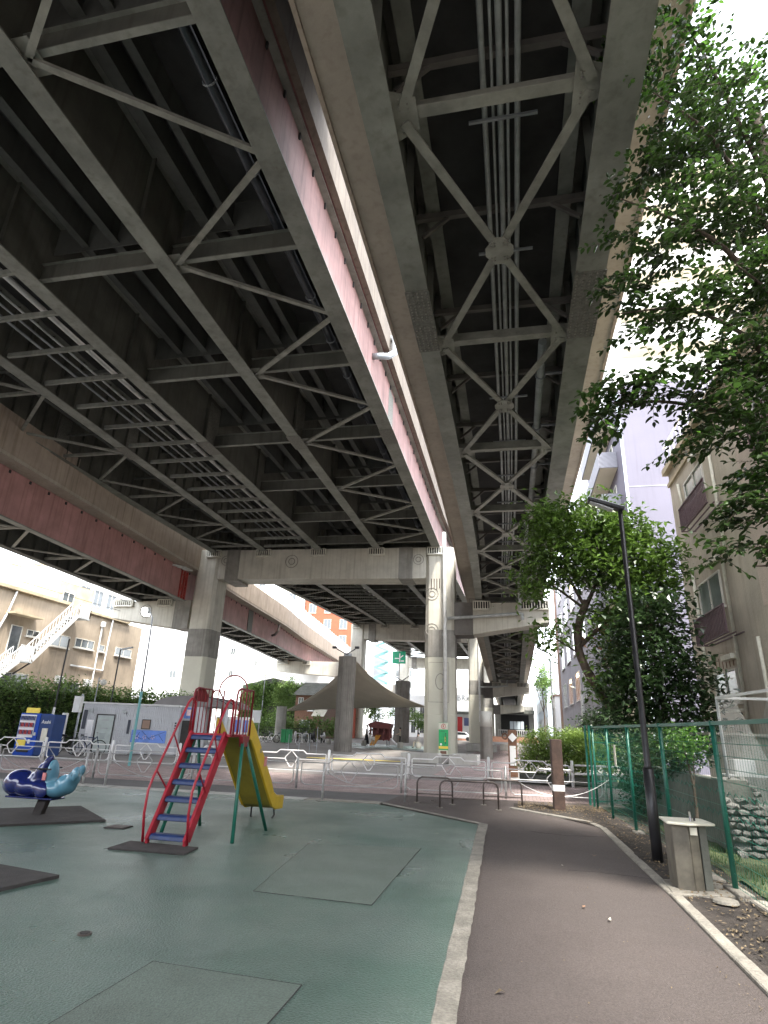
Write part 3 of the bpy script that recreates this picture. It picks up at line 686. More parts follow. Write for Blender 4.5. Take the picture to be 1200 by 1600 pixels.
p1 = pier('nearest portal pier, pale columns with dark bands and ring emblems carrying the cross beam', 46.3, -27.25, -25.1, -6.65, -4.35, 15.75, 13.15, 0, 11.12, 8.7, 9.6, 2.9, 11.45, 9.95, 9.1, -34.9)
MB().tube([(-5.12, 46.0, 16.9), (-5.12, 46.05, 15.6), (-5.05, 46.05, 9), (-5.0, 46.05, 1.3)], .15, 12).build('drain_pipe', 'pipe_light', p1, smooth=True)
MB().tube([(-4.85, 46.1, 9.85), (-1.5, 46.0, 10.05), (.6, 45.9, 10.2), (.85, 45.9, 10.15), (.85, 45.9, 9.7)], .13, 12).build('drain_pipe', 'pipe_mid', p1, smooth=True)
for z in (14.6, 11.5, 8.6, 5.2, 2.0): ring(MB(), (-5.07, 46.03, z), .17, .03, 10).build('pipe_clamp', 'pipe_mid', p1)
for k_ in range(4): MB().box(-6.2 + k_ * .22, 46.285, 12.2 + .1 * (k_ % 2), -6.13 + k_ * .22, 46.297, 13.1).build('rust_streak', 'rusty', p1)
p2 = pier('second portal pier standing farther back, half behind the shade sail column', 95, -26.0, -23.7, -6.8, -4.55, 17.45, 14.95, 0, 8.68, 6.6, 7.3, 2.36, 11.45, 9.8, 9.1, -38.5, rings=False)
MB().tube([(-5.1, 94.85, 15), (-5.1, 94.85, 3)], .15, 10).build('drain_pipe', 'pipe_light', p2)
MB().tube([(-5.0, 94.7, 8.0), (-2.4, 94.6, 8.1), (-.9, 94.6, 8.3), (-.9, 94.6, 9.2)], .14, 10).build('drain_pipe', 'pipe_mid', p2)
p3 = pier('third portal pier, farthest of the three under the viaducts', 145, -27, -24.7, -6.9, -4.6, 17.9, 15.4, 0, 7.55, 5.6, 6.2, 2.2, 11.45, 9.8, 9.1, -42, rings=False, gr=False)
# ================================================================== PLAYGROUND SLIDE
sl_ = thing('playground_slide', 'red, yellow and green playground slide with blue ladder steps', 'slide', (-4.6, 9.6, 0))
XL, XR_ = -5.08, -4.50
lad = lambda t: (lerp(8.36, 9.22, t), lerp(0.0, 1.45, t))
for x in (XL, XR_):
    y0, z0 = lad(0.02); y1, z1 = lad(1.0)
    MB().prism_x([(y0 - .0, z0 + .05), (y0 + .16, z0 + .02), (y1 + .16, z1 - .02), (y1 + .0, z1 + .05)], x - .022, x + .022).build('stringer', 'slide_red', sl_, bevel=.006)
    MB().box(x - .02, y0 + .03, -.01, x + .02, y0 + .09, z0 + .06).build('stringer_foot', 'slide_red', sl_)
for i, z in enumerate((.12, .345, .57, .79, 1.01, 1.23, 1.42)):
    y = lerp(8.36, 9.22, z / 1.45) + .06
    m = MB().prism_x([(y - .075, z - .05), (y - .06, z + .0), (y - .03, z + .018), (y + .1, z + .018), (y + .1, z - .01), (y - .03, z - .06)], XL + .024, XR_ - .024)
    st_ = m.build('step', 'slide_blue', sl_, bevel=.008, seg=2)
# ladder handrails
for x in (XL - .05, XR_ + .05):
    pts = [(x, 8.40, .04), (x, 8.33, .40), (x, 8.34, .70), (x, 8.42, .86), (x, 8.78, 1.42), (x, 9.12, 1.92), (x, 9.2, 1.98), (x, 9.30, 1.97), (x, 9.34, 1.9), (x, 9.34, 1.45)]
    h = MB().tube(pts, .019, 8).build('handrail', 'slide_red', sl_, smooth=True)
    for t, tz in ((.42, .95), (.72, 1.45)):
        yy, zz = lad(t); MB().tube([(x, lerp(8.42, 9.12, (tz - .86) / 1.06), tz), (x + (.03 if x < -4.8 else -.03), yy + .1, zz + .04)], .012, 6).build('rail_strut', 'slide_red', sl_)
# platform with barred cage
MB().box(XL - .02, 9.24, 1.42, XR_ + .10, 9.86, 1.46).build('platform', 'slide_red', sl_, bevel=.006)
for x in (XL - .04, XR_ + .14):
    xx = x
    MB().tube([(xx, 9.24, 1.44), (xx, 9.24, 2.05), (xx, 9.28, 2.13), (xx, 9.36, 2.16), (xx, 9.86, 2.16), (xx, 9.86, 1.44)], .017, 8).build('guard_frame', 'slide_maroon', sl_, smooth=True)
    for q in range(1, 5): MB().tube([(xx, 9.24 + q * .12, 1.45), (xx, 9.24 + q * .12, 2.155)], .009, 6).build('guard_bar', 'slide_maroon', sl_)
for xa, xb in ((XL - .04, XL + .18), (XR_ - .08, XR_ + .14)):
    MB().tube([(xa, 9.86, 1.46), (xa, 9.86, 2.1), (lerp(xa, xb, .2), 9.86, 2.15), (xb, 9.86, 2.15), (xb, 9.86, 1.46)], .014, 6).build('guard_frame', 'slide_maroon', sl_, smooth=True)
    MB().tube([((xa + xb) / 2, 9.86, 1.46), ((xa + xb) / 2, 9.86, 2.15)], .009, 6).build('guard_bar', 'slide_maroon', sl_)
arch = [(XL + .18, 9.86, 2.0)] + [(-4.74 + .26 * math.cos(a) * -1, 9.86, 2.15 + .26 * math.sin(a)) for a in [math.pi * k / 12 for k in range(13)]] + [(XR_ + .02, 9.86, 2.0)]
MB().tube(arch, .014, 8).build('entry_arch', 'slide_maroon', sl_, smooth=True)
disc = MB(); pts = [(9.28 + .25 * math.cos(a) + .25, 1.95 + .21 * math.sin(a)) for a in [math.pi * k / 14 for k in range(15)]]
disc.prism_x(pts, XL - .075, XL - .060); disc.build('half_round_panel', 'slide_maroon', sl_)
# legs
for p0, p1 in (((-4.30, 9.50, 1.40), (-4.06, 8.99, 0)), ((-4.30, 9.60, 1.40), (-4.04, 10.21, 0)), ((-5.14, 9.60, 1.42), (-5.22, 10.20, 0)), ((-5.14, 9.52, 1.42), (-5.24, 9.02, 0))):
    MB().tube([p0, p1], .027, 10).build('leg', 'slide_green', sl_, smooth=True)
MB().prism_x([(9.46, 1.28), (9.64, 1.28), (9.68, 1.44), (9.42, 1.44)], -4.335, -4.265).build('leg_bracket', 'slide_maroon', sl_)
# chute
cp = [(9.86, 1.44), (9.98, 1.42), (10.15, 1.28), (11.05, .42), (11.22, .28), (11.4, .215), (11.75, .20)]
ch = MB()
for x0, x1 in ((-4.98, -4.94), (-4.40, -4.36)):
    poly = [(y, z - .05) for y, z in cp] + [(y + (.03 if i > 2 else 0), z + (.24 if i < 4 else .17 if i < 6 else .15)) for i, (y, z) in list(enumerate(cp))[::-1]]
    MB().prism_x(poly, x0, x1).build('chute_side', 'slide_yellow', sl_, bevel=.008)
    MB().tube([(x0 + .02, p[0], p[1] + .012) for p in poly[len(cp):]], .013, 6).build('side_rim', 'slide_yellow', sl_)
vs = []; fs = []
for i, (y, z) in enumerate(cp):
    for x, dz in ((-4.938, 0), (-4.402, 0), (-4.402, -.03), (-4.938, -.03)): vs.append((x, y, z + dz))
for i in range(len(cp) - 1):
    for j in range(4): a = i * 4 + j; b = i * 4 + (j + 1) % 4; fs.append((a, b, b + 4, a + 4))
fs += [(0, 3, 2, 1), tuple(len(vs) - 4 + k for k in range(4))]
MB().add(vs, fs).build('chute_bed', 'slide_yellow_in', sl_)
MB().tube([(-4.88, 11.5, .17), (-4.88, 11.5, .01), (-4.86, 11.5, 0)], .016, 6).tube([(-4.9, 11.55, .02), (-4.9, 11.55, .18)], .014, 6).build('chute_foot', 'black_paint', sl_)
MB().tube([(-4.44, 11.5, .17), (-4.44, 11.55, .06), (-4.46, 11.5, 0)], .016, 6).build('chute_foot', 'black_paint', sl_)
MB().box(-4.359, 10.62, .93, -4.354, 10.74, 1.09).build('warning_sticker', 'whale_pink', sl_)
MB().box(-4.359, 10.40, 1.16, -4.354, 10.45, 1.23).build('warning_sticker', 'pipe_grey', sl_)

# ================================================================== WHALE RIDER
def blob_obj(name, m, parts, par, voxel=.022, cut=None):
    bm = bmesh.new()
    for (c, r, rx) in parts:
        g = bmesh.ops.create_icosphere(bm, subdivisions=3, radius=1, matrix=Matrix.Translation(c) @ Matrix.Rotation(rx, 4, 'Y') @ Matrix.Diagonal((*r, 1)))
    me = bpy.data.meshes.new('tmp'); bm.to_mesh(me); bm.free(); o = bpy.data.objects.new('tmp', me); COL.objects.link(o)
    rm = o.modifiers.new('r', 'REMESH'); rm.mode = 'VOXEL'; rm.voxel_size = voxel
    sm = o.modifiers.new('s', 'SMOOTH'); sm.iterations = 9; sm.factor = .6
    dg = bpy.context.evaluated_depsgraph_get(); me2 = bpy.data.meshes.new_from_object(o.evaluated_get(dg))
    bpy.data.objects.remove(o)
    off = wloc(par) if par else Vector((0, 0, 0))
    for v in me2.vertices: v.co -= off
    for p in me2.polygons: p.use_smooth = True
    me2.materials.clear(); me2.materials.append(M[m]); q = bpy.data.objects.new(name, me2); COL.objects.link(q); q.parent = par
    return q
wh = thing('whale_rider', 'dark blue and light blue fibreglass whale rider on a single post', 'playground rider', (-8.15, 9.9, 0))
MB().bar((-8.12, 9.9, .02), (-8.04, 9.9, .30), .17, .12, (0, 1, 0)).build('post', 'rubber_dark', wh, bevel=.01)
blob_obj('dark_body', 'whale_blue', [((-8.62, 9.9, .50), (.29, .26, .225), 0), ((-8.38, 9.9, .45), (.34, .25, .18), 0), ((-8.1, 9.9, .44), (.26, .22, .15), 0),
    ((-8.27, 9.9, .58), (.15, .18, .17), .5), ((-8.19, 9.9, .70), (.115, .16, .19), .35), ((-8.12, 9.9, .83), (.075, .12, .14), .2), ((-8.09, 9.9, .92), (.05, .08, .06), 0), ((-8.0, 9.72, .40), (.13, .05, .11), -.5), ((-8.0, 10.08, .40), (.13, .05, .11), -.5)], wh)
blob_obj('light_body', 'whale_light', [((-7.86, 9.9, .44), (.24, .2, .14), .1), ((-7.68, 9.9, .52), (.18, .18, .17), .5), ((-7.58, 9.9, .60), (.12, .15, .15), .7), ((-8.0, 9.9, .66), (.075, .15, .24), 0), ((-8.01, 9.9, .82), (.055, .10, .10), 0),
    ((-7.50, 9.82, .70), (.075, .07, .14), .5), ((-7.54, 10.02, .72), (.07, .08, .13), .4), ((-7.42, 9.74, .68), (.06, .05, .11), .35)], wh)
MB().cbox((-8.25, 9.9, .29), .95, .34, .03).build('base_plate', 'whale_blue', wh, bevel=.01)
MB().tube([(-8.06, 9.62, .76), (-8.06, 10.18, .76)], .014, 8).build('handle_bar', 'black_paint', wh)
MB().tube([(-8.32, 9.72, .76), (-7.9, 9.72, .757)], .012, 8).build('handle_bar', 'black_paint', wh)
MB().cbox((-8.02, 9.735, .64), .07, .012, .12, 0, 0).build('painted_face', 'whale_pink', wh)

# ================================================================== RAILINGS
nearf = lambda x: 17.42 + (x + 3.08) * .118
farf = lambda x: 22.55 + .07 * x
def rail_panel(x0, x1, fy, m, par=None, h0=.10, hm=.60, ht=.66, hr=.76, r=.016, lab=None, grp=None, diamond=True):
    cx = (x0 + x1) / 2; P = lambda x, z: (x, fy(x), z); hw = (x1 - x0) * .17
    t = thing('street_railing', lab, 'railing', P(cx, 0), grp)
    def tb(pts, nm, rr=r, closed=False): MB().tube(pts, rr, 6, closed=closed).build(nm, m, t)
    tb([P(x0 + .12, h0), P(x1 - .12, h0), P(x1 - .03, h0 + .05), P(x1, h0 + .14), P(x1, ht - .02), P(x1 - .04, ht), P(cx + hw + .12, ht), P(cx + hw, hr), P(cx - hw, hr), P(cx - hw - .12, ht), P(x0 + .04, ht), P(x0, ht - .02), P(x0, h0 + .14), P(x0 + .03, h0 + .05)], 'frame', closed=True)
    tb([P(x0, ht - .19), P(cx - .2, ht - .19)], 'mid_rail', r * .7); tb([P(cx + .2, ht - .19), P(x1, ht - .19)], 'mid_rail', r * .7)
    zc = (h0 + hr) / 2 + .05; dz = .27; dw = .29
    tb([P(cx, zc + dz), P(cx + dw * .75, zc + .05), P(cx + dw * .78, zc - .02), P(cx + .05, zc - dz), P(cx - .05, zc - dz), P(cx - dw * .78, zc - .02), P(cx - dw * .75, zc + .05)], 'diamond', r * .8, True)
    return t
def post(x, y, h, r, m, lab, grp, cat='post', name='railing_post', cap=True):
    t = thing(name, lab, cat, (x, y, 0), grp)
    MB().cyl(x, y, -.02, h, r, 12).build('shaft', m, t, smooth=True)
    if cap: MB().tube([(x, y, h), (x, y, h + .03)], [r * 1.08, r * .5], 12).build('cap', m, t)
    for z in (.18, .5): MB().cyl(x, y, z - .02, z + .02, r * 1.15, 12).build('bracket', m, t)
    return t
npx = [-14.9, -11.9, -9.0, -6.0, -3.1, -.3, 2.3]
nl_ = ['at the left edge', 'behind the whale rider', 'behind the slide ladder', 'behind the slide chute', 'right of the slide, behind the chained posts', 'behind the dark bike racks', 'behind the brown square post']
for i in range(len(npx) - 1):
    rail_panel(npx[i] + .12, npx[i + 1] - .10, nearf, 'rail_silver', lab='silver tube railing panel with diamond ' + ['behind the whale rider at left', 'between whale rider and slide', 'behind the slide', 'just right of the yellow chute', 'behind the dark bike racks', 'behind the brown square post'][i], grp='silver railing panels nearer the playground')
for i, x in enumerate(npx):
    post(x, nearf(x), .76, .035, 'rail_silver', 'silver round railing post in the nearer row ' + nl_[i], 'silver posts of the nearer railing')
fpx = [-20.6, -17.8, -15.0, -12.3, -9.4, -6.6, -3.72, -.95, 1.85]
fl = ['left of the vending machine', 'in front of the vending machine', 'in front of the grey toilet door', 'in front of the blue poster', 'behind the slide', 'left of the fluted column', 'right of the fluted column', 'in front of the planter boxes', 'in front of the sunlit bush']
for i in range(len(fpx) - 1):
    rail_panel(fpx[i] + .12, fpx[i + 1] - .10, farf, 'rail_white', r=.024, lab='white railing panel across the brick paving ' + fl[i + 1], grp='white railing panels on the far side')
for i, x in enumerate(fpx):
    post(x, farf(x), .80, .05, 'rail_white', 'white railing post on the far side ' + fl[i], 'white posts of the far railing')
t = thing('guard_rail', 'plain white guard rail with two bars in front of the bush by the green fence', 'railing', (3.2, 22.8, 0))
for z in (.42, .68): MB().tube([(1.95, 22.75, z), (6, 23.1, z)], .03, 8).build('rail', 'rail_white', t)
for x in (2.6, 4.4, 5.9): MB().cyl(x, 22.8 + (x - 2) * .08, -.02, .72, .035, 8).build('post', 'rail_white', t)
# chain posts
cpx = [-13.4, -10.77, -10.15, -7.35, -4.49, -2.64]
cl = ['leftmost, behind the whale tail', 'just right of the whale rider', 'first left of the slide', 'seen between the slide steps', 'right of the yellow chute', 'left of the dark bike racks']
kf = lambda x: bandf(x) + .12
for i, x in enumerate(cpx):
    post(x, kf(x) if i != 5 else 15.42, .80, .028, 'rail_silver', 'slim silver chain post on the kerb ' + cl[i], 'slim posts carrying the sagging chains')
    if i in (1, 2): MB().cbox((x, kf(x), .012), .45, .34, .03, .05).build('kerb_pad', 'kerb_white', wk)
for i, (a, b, w) in enumerate(((-10.15, -7.35, 'between whale rider and slide'), (-4.49, -2.64, 'right of the slide'), (-13.4, -10.77, 'behind the whale rider'))):
    pts = []
    for k in range(17):
        q = k / 16; x = lerp(a, b, q); pts.append((x, kf(x), .68 - .42 * 4 * q * (1 - q) * (1 if i != 1 else .75)))
    tag(MB().tube(pts, .009, 5).build('chain', 'rail_silver'), 'thin chain sagging between two posts ' + w, 'chain')
tag(MB().tube([(lerp(.05, 2.2, k / 14), 16.3 + .02 * k, .50 - .34 * 4 * (k / 14) * (1 - k / 14) + .15 * k / 14) for k in range(15)], .008, 5).build('chain', 'rail_silver'), 'thin chain sagging behind the brown square post', 'chain')
# bike racks
for (xa, ya, xb, yb, lb) in ((-2.36, 15.44, -1.52, 15.52, 'leftmost of the three dark bike rack hoops'), (-1.73, 14.75, -.43, 14.99, 'nearest and widest of the three dark bike rack hoops'), (-.80, 15.80, .10, 15.91, 'rightmost of the three dark bike rack hoops')):
    t = thing('bike_rack', lb, 'bike rack', ((xa + xb) / 2, (ya + yb) / 2, 0))
    a = Vector((xa, ya, 0)); b = Vector((xb, yb, 0)); P = lambda q, z: tuple(a.lerp(b, q)[:2]) + (z,)
    L_ = (b - a).length; c = .11 / L_
    MB().tube([P(0, -.02), P(0, .44), P(c * .3, .52), P(c, .565), P(1 - c, .565), P(1 - c * .3, .52), P(1, .44), P(1, -.02)], .021, 10).build('hoop', 'rack_bronze', t, smooth=True)
    MB().tube([P(0, .20), P(1, .20)], .015, 8).build('lower_bar', 'rack_bronze', t)
    for q in (0, 1): MB().cyl(*P(q, 0)[:2], -.01, .012, .07, 12).build('foot_pad', 'kerb', t)
# brown square post
t = thing('square_post', 'rusty dark brown square post with a white band', 'post', (.93, 15.55, 0))
MB().cbox((.93, 15.55, .76), .25, .22, 1.56, .12).build('shaft', 'rusty', t, bevel=.012)
MB().cbox((.93, 15.55, .49), .256, .226, .13, .12).build('reflective_band', 'white_paint', t)
# drinking fountain
t = thing('drinking_fountain', 'weathered metal drinking fountain pedestal with chrome bubbler by the green fence', 'drinking fountain', (1.98, 8.6, 0))
MB().prism([(1.78, 8.42), (1.95, 8.36), (1.95, 8.80), (1.78, 8.84)], 0, .70).build('side_panel', 'fountain_metal', t, bevel=.005)
MB().prism([(1.955, 8.37), (2.06, 8.40), (2.06, 8.8), (1.955, 8.8)], 0, .69).build('front_panel', 'fountain_metal', t, bevel=.005)
MB().prism([(2.075, 8.41), (2.17, 8.46), (2.16, 8.86), (2.075, 8.84)], 0, .69).build('side_panel', 'concrete_dark', t, bevel=.005)
MB().box(1.965, 8.355, .60, 2.04, 8.368, .68).build('label_plate', 'plate_cream', t)
MB().prism([(1.72, 8.36), (1.95, 8.28), (2.27, 8.44), (2.24, 8.90), (1.74, 8.88)], .70, .725).build('basin_top', 'plate_cream', t, bevel=.006)
MB().tube([(2.04, 8.58, .725), (2.04, 8.58, .78), (2.03, 8.55, .82), (2.02, 8.52, .84)], [.018, .014, .012, .01], 8).build('bubbler', 'chrome', t)
MB().cyl(2.09, 8.62, .725, .765, .014, 8).build('push_knob', 'black_paint', t)
tag(MB().prism([(1.66, 8.15), (2.38, 8.30), (2.36, 8.98), (1.70, 8.9)], -.02, .03).build('fountain_slab', 'kerb', None, bevel=.01), 'flat concrete slab under the drinking fountain', 'slab')
tag(MB().tube([(2.13, 7.92, .035), (2.13, 7.92, .06)], [.13, .12], 20).build('valve_lid', 'kerb'), 'round pale valve lid on the soil beside the fountain', 'valve lid')
# street lamp on the right
def lamp_post(name_l, x, y, h, hd, arm=.5, up=.2, r0=.075, r1=.05, split=1.1, scale=1, lens=True):
    t = thing('street_lamp', name_l, 'street lamp', (x, y, 0))
    MB().cyl(x, y, -.02, split, r0, 14).build('lower_pole', 'black_paint', t, smooth=True)
    MB().tube([(x, y, split), (x, y, split + .05), (x, y, h)], [r0, r1, r1 * .8], 12).build('upper_pole', 'black_paint', t, smooth=True)
    MB().bar((x + .06 * hd, y, h), (x - arm * hd, y - .02, h + up), .17 * scale, .085 * scale).build('lamp_head', 'black_paint', t, bevel=.02)
    if lens: MB().bar((x - .12 * hd, y, h - .012 * 1), (x - (arm - .03) * hd, y - .02, h + up - .05), .13 * scale, .02).build('lens', 'lens_grey', t)
    return t
lamp_post('tall black street lamp beside the path at right, flat head pointing left', 1.91, 10.13, 5.33, 1, .52, .20, .075, .047, 1.22)
lamp_post('distant slim black street lamp right of the far viaduct beams', 2.35, 40, 6.5, 1, .75, .35, .07, .05, 1.0)
# green mesh fence
fpts = [(2.55, 3.6), (2.47, 6.1), (2.41, 8.5), (2.30, 10.9), (2.12, 12.9), (1.99, 14.8), (1.90, 16.6)]
fn_ = thing('mesh_fence', 'green wire mesh fence along the right side of the path', 'fence', (2.3, 10, 0))
for i, (x, y) in enumerate(fpts):
    MB().cyl(x, y, 0, 1.88, .032 if i < 4 else .028, 12).build('fence_post', 'fence_green', fn_, smooth=True)
    if i < len(fpts) - 1:
        a = Vector((x, y, 0)); b = Vector((*fpts[i + 1], 0)); L_ = (b - a).length; t_ = (b - a).normalized()
        w = MB()
        n = int(L_ / .075)
        for q in range(1, n): p = a.lerp(b, q / n); w.tube([(p.x, p.y, .08), (p.x, p.y, 1.84)], .0015, 3)
        stuff(w.build('vertical_wires', 'fence_green', fn_))
        for z in [.09, .22, .36, .50, .64, .92, 1.20, 1.34, 1.48, 1.62]:
            MB().tube([(a.x, a.y, z), (b.x, b.y, z)], .0034, 4).build('horizontal_wire', 'fence_green', fn_)
        for z in (.80, 1.04):
            pts = [];  m_ = int(L_ / .10)
            for q in range(m_): p = a.lerp(b, (q + (.5 if q % 2 else .12)) / m_); pts.append((p.x, p.y, z + (.05 if q % 2 else 0)))
            MB().tube(pts, .004, 4).build('zigzag_wire', 'fence_green', fn_)
        MB().bar((a.x, a.y, 1.85), (b.x, b.y, 1.85), .05, .045).build('top_rail', 'fence_green', fn_)
MB().cbox((2.02, 14.0, 1.28), .012, .14, .42, .07).build('notice_plate', 'plate_cream', fn_)
# gate leaf standing along the paving
gt = thing('fence_gate', 'green wire mesh gate at the far end of the fence', 'gate', (2.0, 17.2, 0))
for x, y in ((1.86, 16.95), (1.80, 17.3)): MB().cyl(x, y, 0, 1.9, .03, 10).build('gate_post', 'fence_green', gt)
for z in (.15, .6, 1.05, 1.5, 1.85): MB().bar((1.92, 16.6, z), (3.1, 17.9, z), .02, .02).build('gate_rail', 'fence_green', gt)
w = MB()
for q in range(24): x = lerp(1.92, 3.1, q / 24); y = lerp(16.6, 17.9, q / 24); w.tube([(x, y, .1), (x, y, 1.85)], .002, 3)
stuff(w.build('vertical_wires', 'fence_green', gt))
# concrete footings of the fence
for i, (x, y, l) in enumerate(((2.42, 8.45, .5), (2.30, 10.8, .4), (2.50, 7.6, .9), (2.52, 6.5, .9), (2.37, 9.5, .9), (2.14, 12.8, .35))):
    tag(MB().cbox((x, y, .02), .17, l, .10 - .01 * i, .04).build('fence_footing', 'kerb', None, bevel=.012), ['concrete footing block at the nearest visible fence post', 'concrete footing at the second fence post behind the lamp', 'long footing strip nearest the camera under the fence', 'footing strip at the bottom right edge', 'long footing strip behind the fountain', 'small footing at the third fence post'][i], 'footing')
# behind the fence: concrete wall, rubble wall, timber lean-to
tag(MB().prism([(3.25, 11.5), (3.45, 11.5), (3.1, 17.5), (2.9, 17.5)], -.05, 1.05).build('garden_wall', 'concrete_dark', None, bevel=.02), 'dark mossy concrete garden wall behind the green fence', 'wall')
rw = thing('rubble_wall', 'low wall of rough pale stones behind the green fence', 'stone wall', (3.6, 11.4, 0))
bmst = [];
for k in range(4):
    b = bmesh.new(); bmesh.ops.create_icosphere(b, subdivisions=1, radius=.5)
    for v in b.verts: v.co *= random.uniform(.78, 1.1)
    me = bpy.data.meshes.new('stone'); b.to_mesh(me); b.free(); me.materials.append(M['stone']); bmst.append(me)
rows = 12
for r_ in range(rows):
    z = .05 + r_ * .09; xl = 3.22; xr = 4.1 - r_ * .045; x = xl
    while x < xr:
        w = random.uniform(.09, .30); o = bpy.data.objects.new('stone', random.choice(bmst)); COL.objects.link(o); o.parent = rw
        o.location = (x + w / 2 - 3.6, 11.05 + r_ * .05 - 11.4 + random.uniform(-.02, .02), z); o.scale = (w * random.uniform(1.05, 1.35), random.uniform(.22, .34), random.uniform(.09, .13)); o.rotation_euler = (random.uniform(-.3, .3), random.uniform(-.15, .15), random.uniform(-.3, .3)); x += w
MB().prism_y([(3.24, 0), (4.0, 0), (3.62, 1.06), (3.24, 1.06)], 11.4, 11.9).build('core', 'concrete_dark', rw)
ls = thing('timber_lean_to', 'weathered timber lean-to with shelf behind the rubble wall', 'shed', (4.6, 14, 0))
for q in range(9):
    x = 3.95 + q * .17
    MB().box(x, 14.0 + (q % 2) * .01, .0, x + .162, 14.03 + (q % 2) * .01, 1.72 + (q % 3) * .01).build('board', 'wood_grey', ls)
MB().box(3.8, 13.7, 1.76, 5.6, 15.5, 1.80).build('roof', 'wood_grey', ls); MB().box(3.9, 13.45, 1.02, 5.0, 13.9, 1.05).build('shelf', 'white_paint', ls)
MB().box(5.5, 14.0, 0, 5.56, 15.4, 1.75).build('side_wall', 'wood_grey', ls)
ac = thing('air_conditioner', 'white slatted air conditioner box on the timber shelf', 'air conditioner', (4.3, 13.6, 1.05))
MB().box(4.12, 13.5, 1.055, 4.50, 13.8, 1.32).build('case', 'white_paint', ac, bevel=.01)
for q in range(8): MB().box(4.14 + q * .044, 13.485, 1.08, 4.165 + q * .044, 13.498, 1.30).build('slat', 'vend_white', ac)
cg = thing('wire_cage', 'tall grey chain link cage panel beside the old tan building', 'wire cage', (4.3, 12.5, 0))
for x, y in ((3.95, 13.4), (4.1, 10.2), (5.6, 13.4)): MB().cyl(x, y, 0, 2.45, .03, 8).build('post', 'pipe_mid', cg)
MB().bar((3.95, 13.4, 2.45), (4.1, 10.2, 2.45), .05, .05).build('rail', 'pipe_light', cg); MB().bar((3.95, 13.4, 2.45), (5.6, 13.4, 2.45), .05, .05).build('rail', 'pipe_light', cg)
w = MB()
for k in range(60):
    y = 10.2 + k * .055
    for sgn in (1, -1):
        y1 = y + sgn * 2.4; z1 = 2.42; yc = min(max(y1, 10.2), 13.4); z1 = .0 + 2.42 * abs(yc - y) / 2.4
        if abs(yc - y) > .1: w.tube([(lerp(4.1, 3.95, (y - 10.2) / 3.2), y, 0.02), (lerp(4.1, 3.95, (yc - 10.2) / 3.2), yc, z1)], .0025, 3)
stuff(w.build('chain_mesh', 'pipe_mid', cg))
# leaf litter
def leaf_quads(pts, size, flat=True):
    vs = []; fs = []
    for p in pts:
        a = random.uniform(0, 6.28); s = size * random.uniform(.6, 1.3); c, sn = math.cos(a), math.sin(a); h = random.uniform(-.25, .25) * s
        n = len(vs)
        for u, v in ((-1, 0), (0, -.45), (1, 0), (0, .45)):
            vs.append((p[0] + (u * c - v * sn) * s * .5, p[1] + (u * sn + v * c) * s * .5, p[2] + (h if u else -h * .5) + .006))
        fs += [(n, n + 1, n + 3), (n + 1, n + 2, n + 3)]
    return vs, fs
pts = []
for _ in range(1700):
    y = random.uniform(2, 16.8); x = random.uniform(ke(y) + .04, 2.6); pts.append((x, y, .03))
for _ in range(1500): pts.append((random.uniform(.0, 2.4), random.gauss(16.0, .45), .035))
stuff(tag(raw('leaf_litter', *leaf_quads(pts, .055), 'litter'), 'dry leaf litter scattered on the soil under the fence', 'leaf litter'))
pts = [(random.uniform(-9, -.8), random.uniform(3, 13.8), .004) for _ in range(90)] + [(random.uniform(-.4, 1.6), random.uniform(4, 13.5), .002) for _ in range(60)] + [(ke(y) - random.uniform(.14, .3), y, .002) for y in [random.uniform(3, 13) for _ in range(110)]]
stuff(tag(raw('grit', *leaf_quads(pts, .022), 'litter'), 'tiny leaf scraps and grit scattered over the playground and path', 'grit'))
for (x, y, m, lb) in ((.55, 9.3, 'plate_cream', 'single pale fallen leaf far along the path'), (1.06, 10.2, 'leaf_dry', 'small dry leaf near the right kerb of the path'), (.81, 6.9, 'plate_cream', 'small white fallen leaf in the middle of the path'), (-.16, 4.9, 'litter', 'curled brown leaf on the path nearest the camera'), (-1.35, 11.1, 'plate_cream', 'tiny white leaf on the green rubber'), (.62, 7.3, 'leaf_dry', 'tiny brown leaf on the path right of centre')):
    tag(raw('fallen_leaf', *leaf_quads([(x, y, .012)], .07), m), lb, 'leaf')
# lawn blades
vs = []; fs = []
for _ in range(16000):
    x = random.uniform(2.62, 6.0); y = random.uniform(4.5, 13.5); 
    if x > 3.15 and y > 11.0: continue
    if math.sin(x * 3.1 + y * 1.7) + math.sin(y * 2.9 - x * 2) < -.5 + random.random() * .8: continue
    h = random.uniform(.03, .09); a = random.uniform(0, 6.28); dx, dy = math.cos(a) * .006, math.sin(a) * .006; lx, ly = random.uniform(-.03, .03), random.uniform(-.03, .03)
    n = len(vs); vs += [(x - dx, y - dy, .02), (x + dx, y + dy, .02), (x + lx, y + ly, .03 + h)]; fs.append((n, n + 1, n + 2))
stuff(tag(raw('grass', vs, fs, 'grass'), 'patchy green grass behind the wire fence', 'grass'))
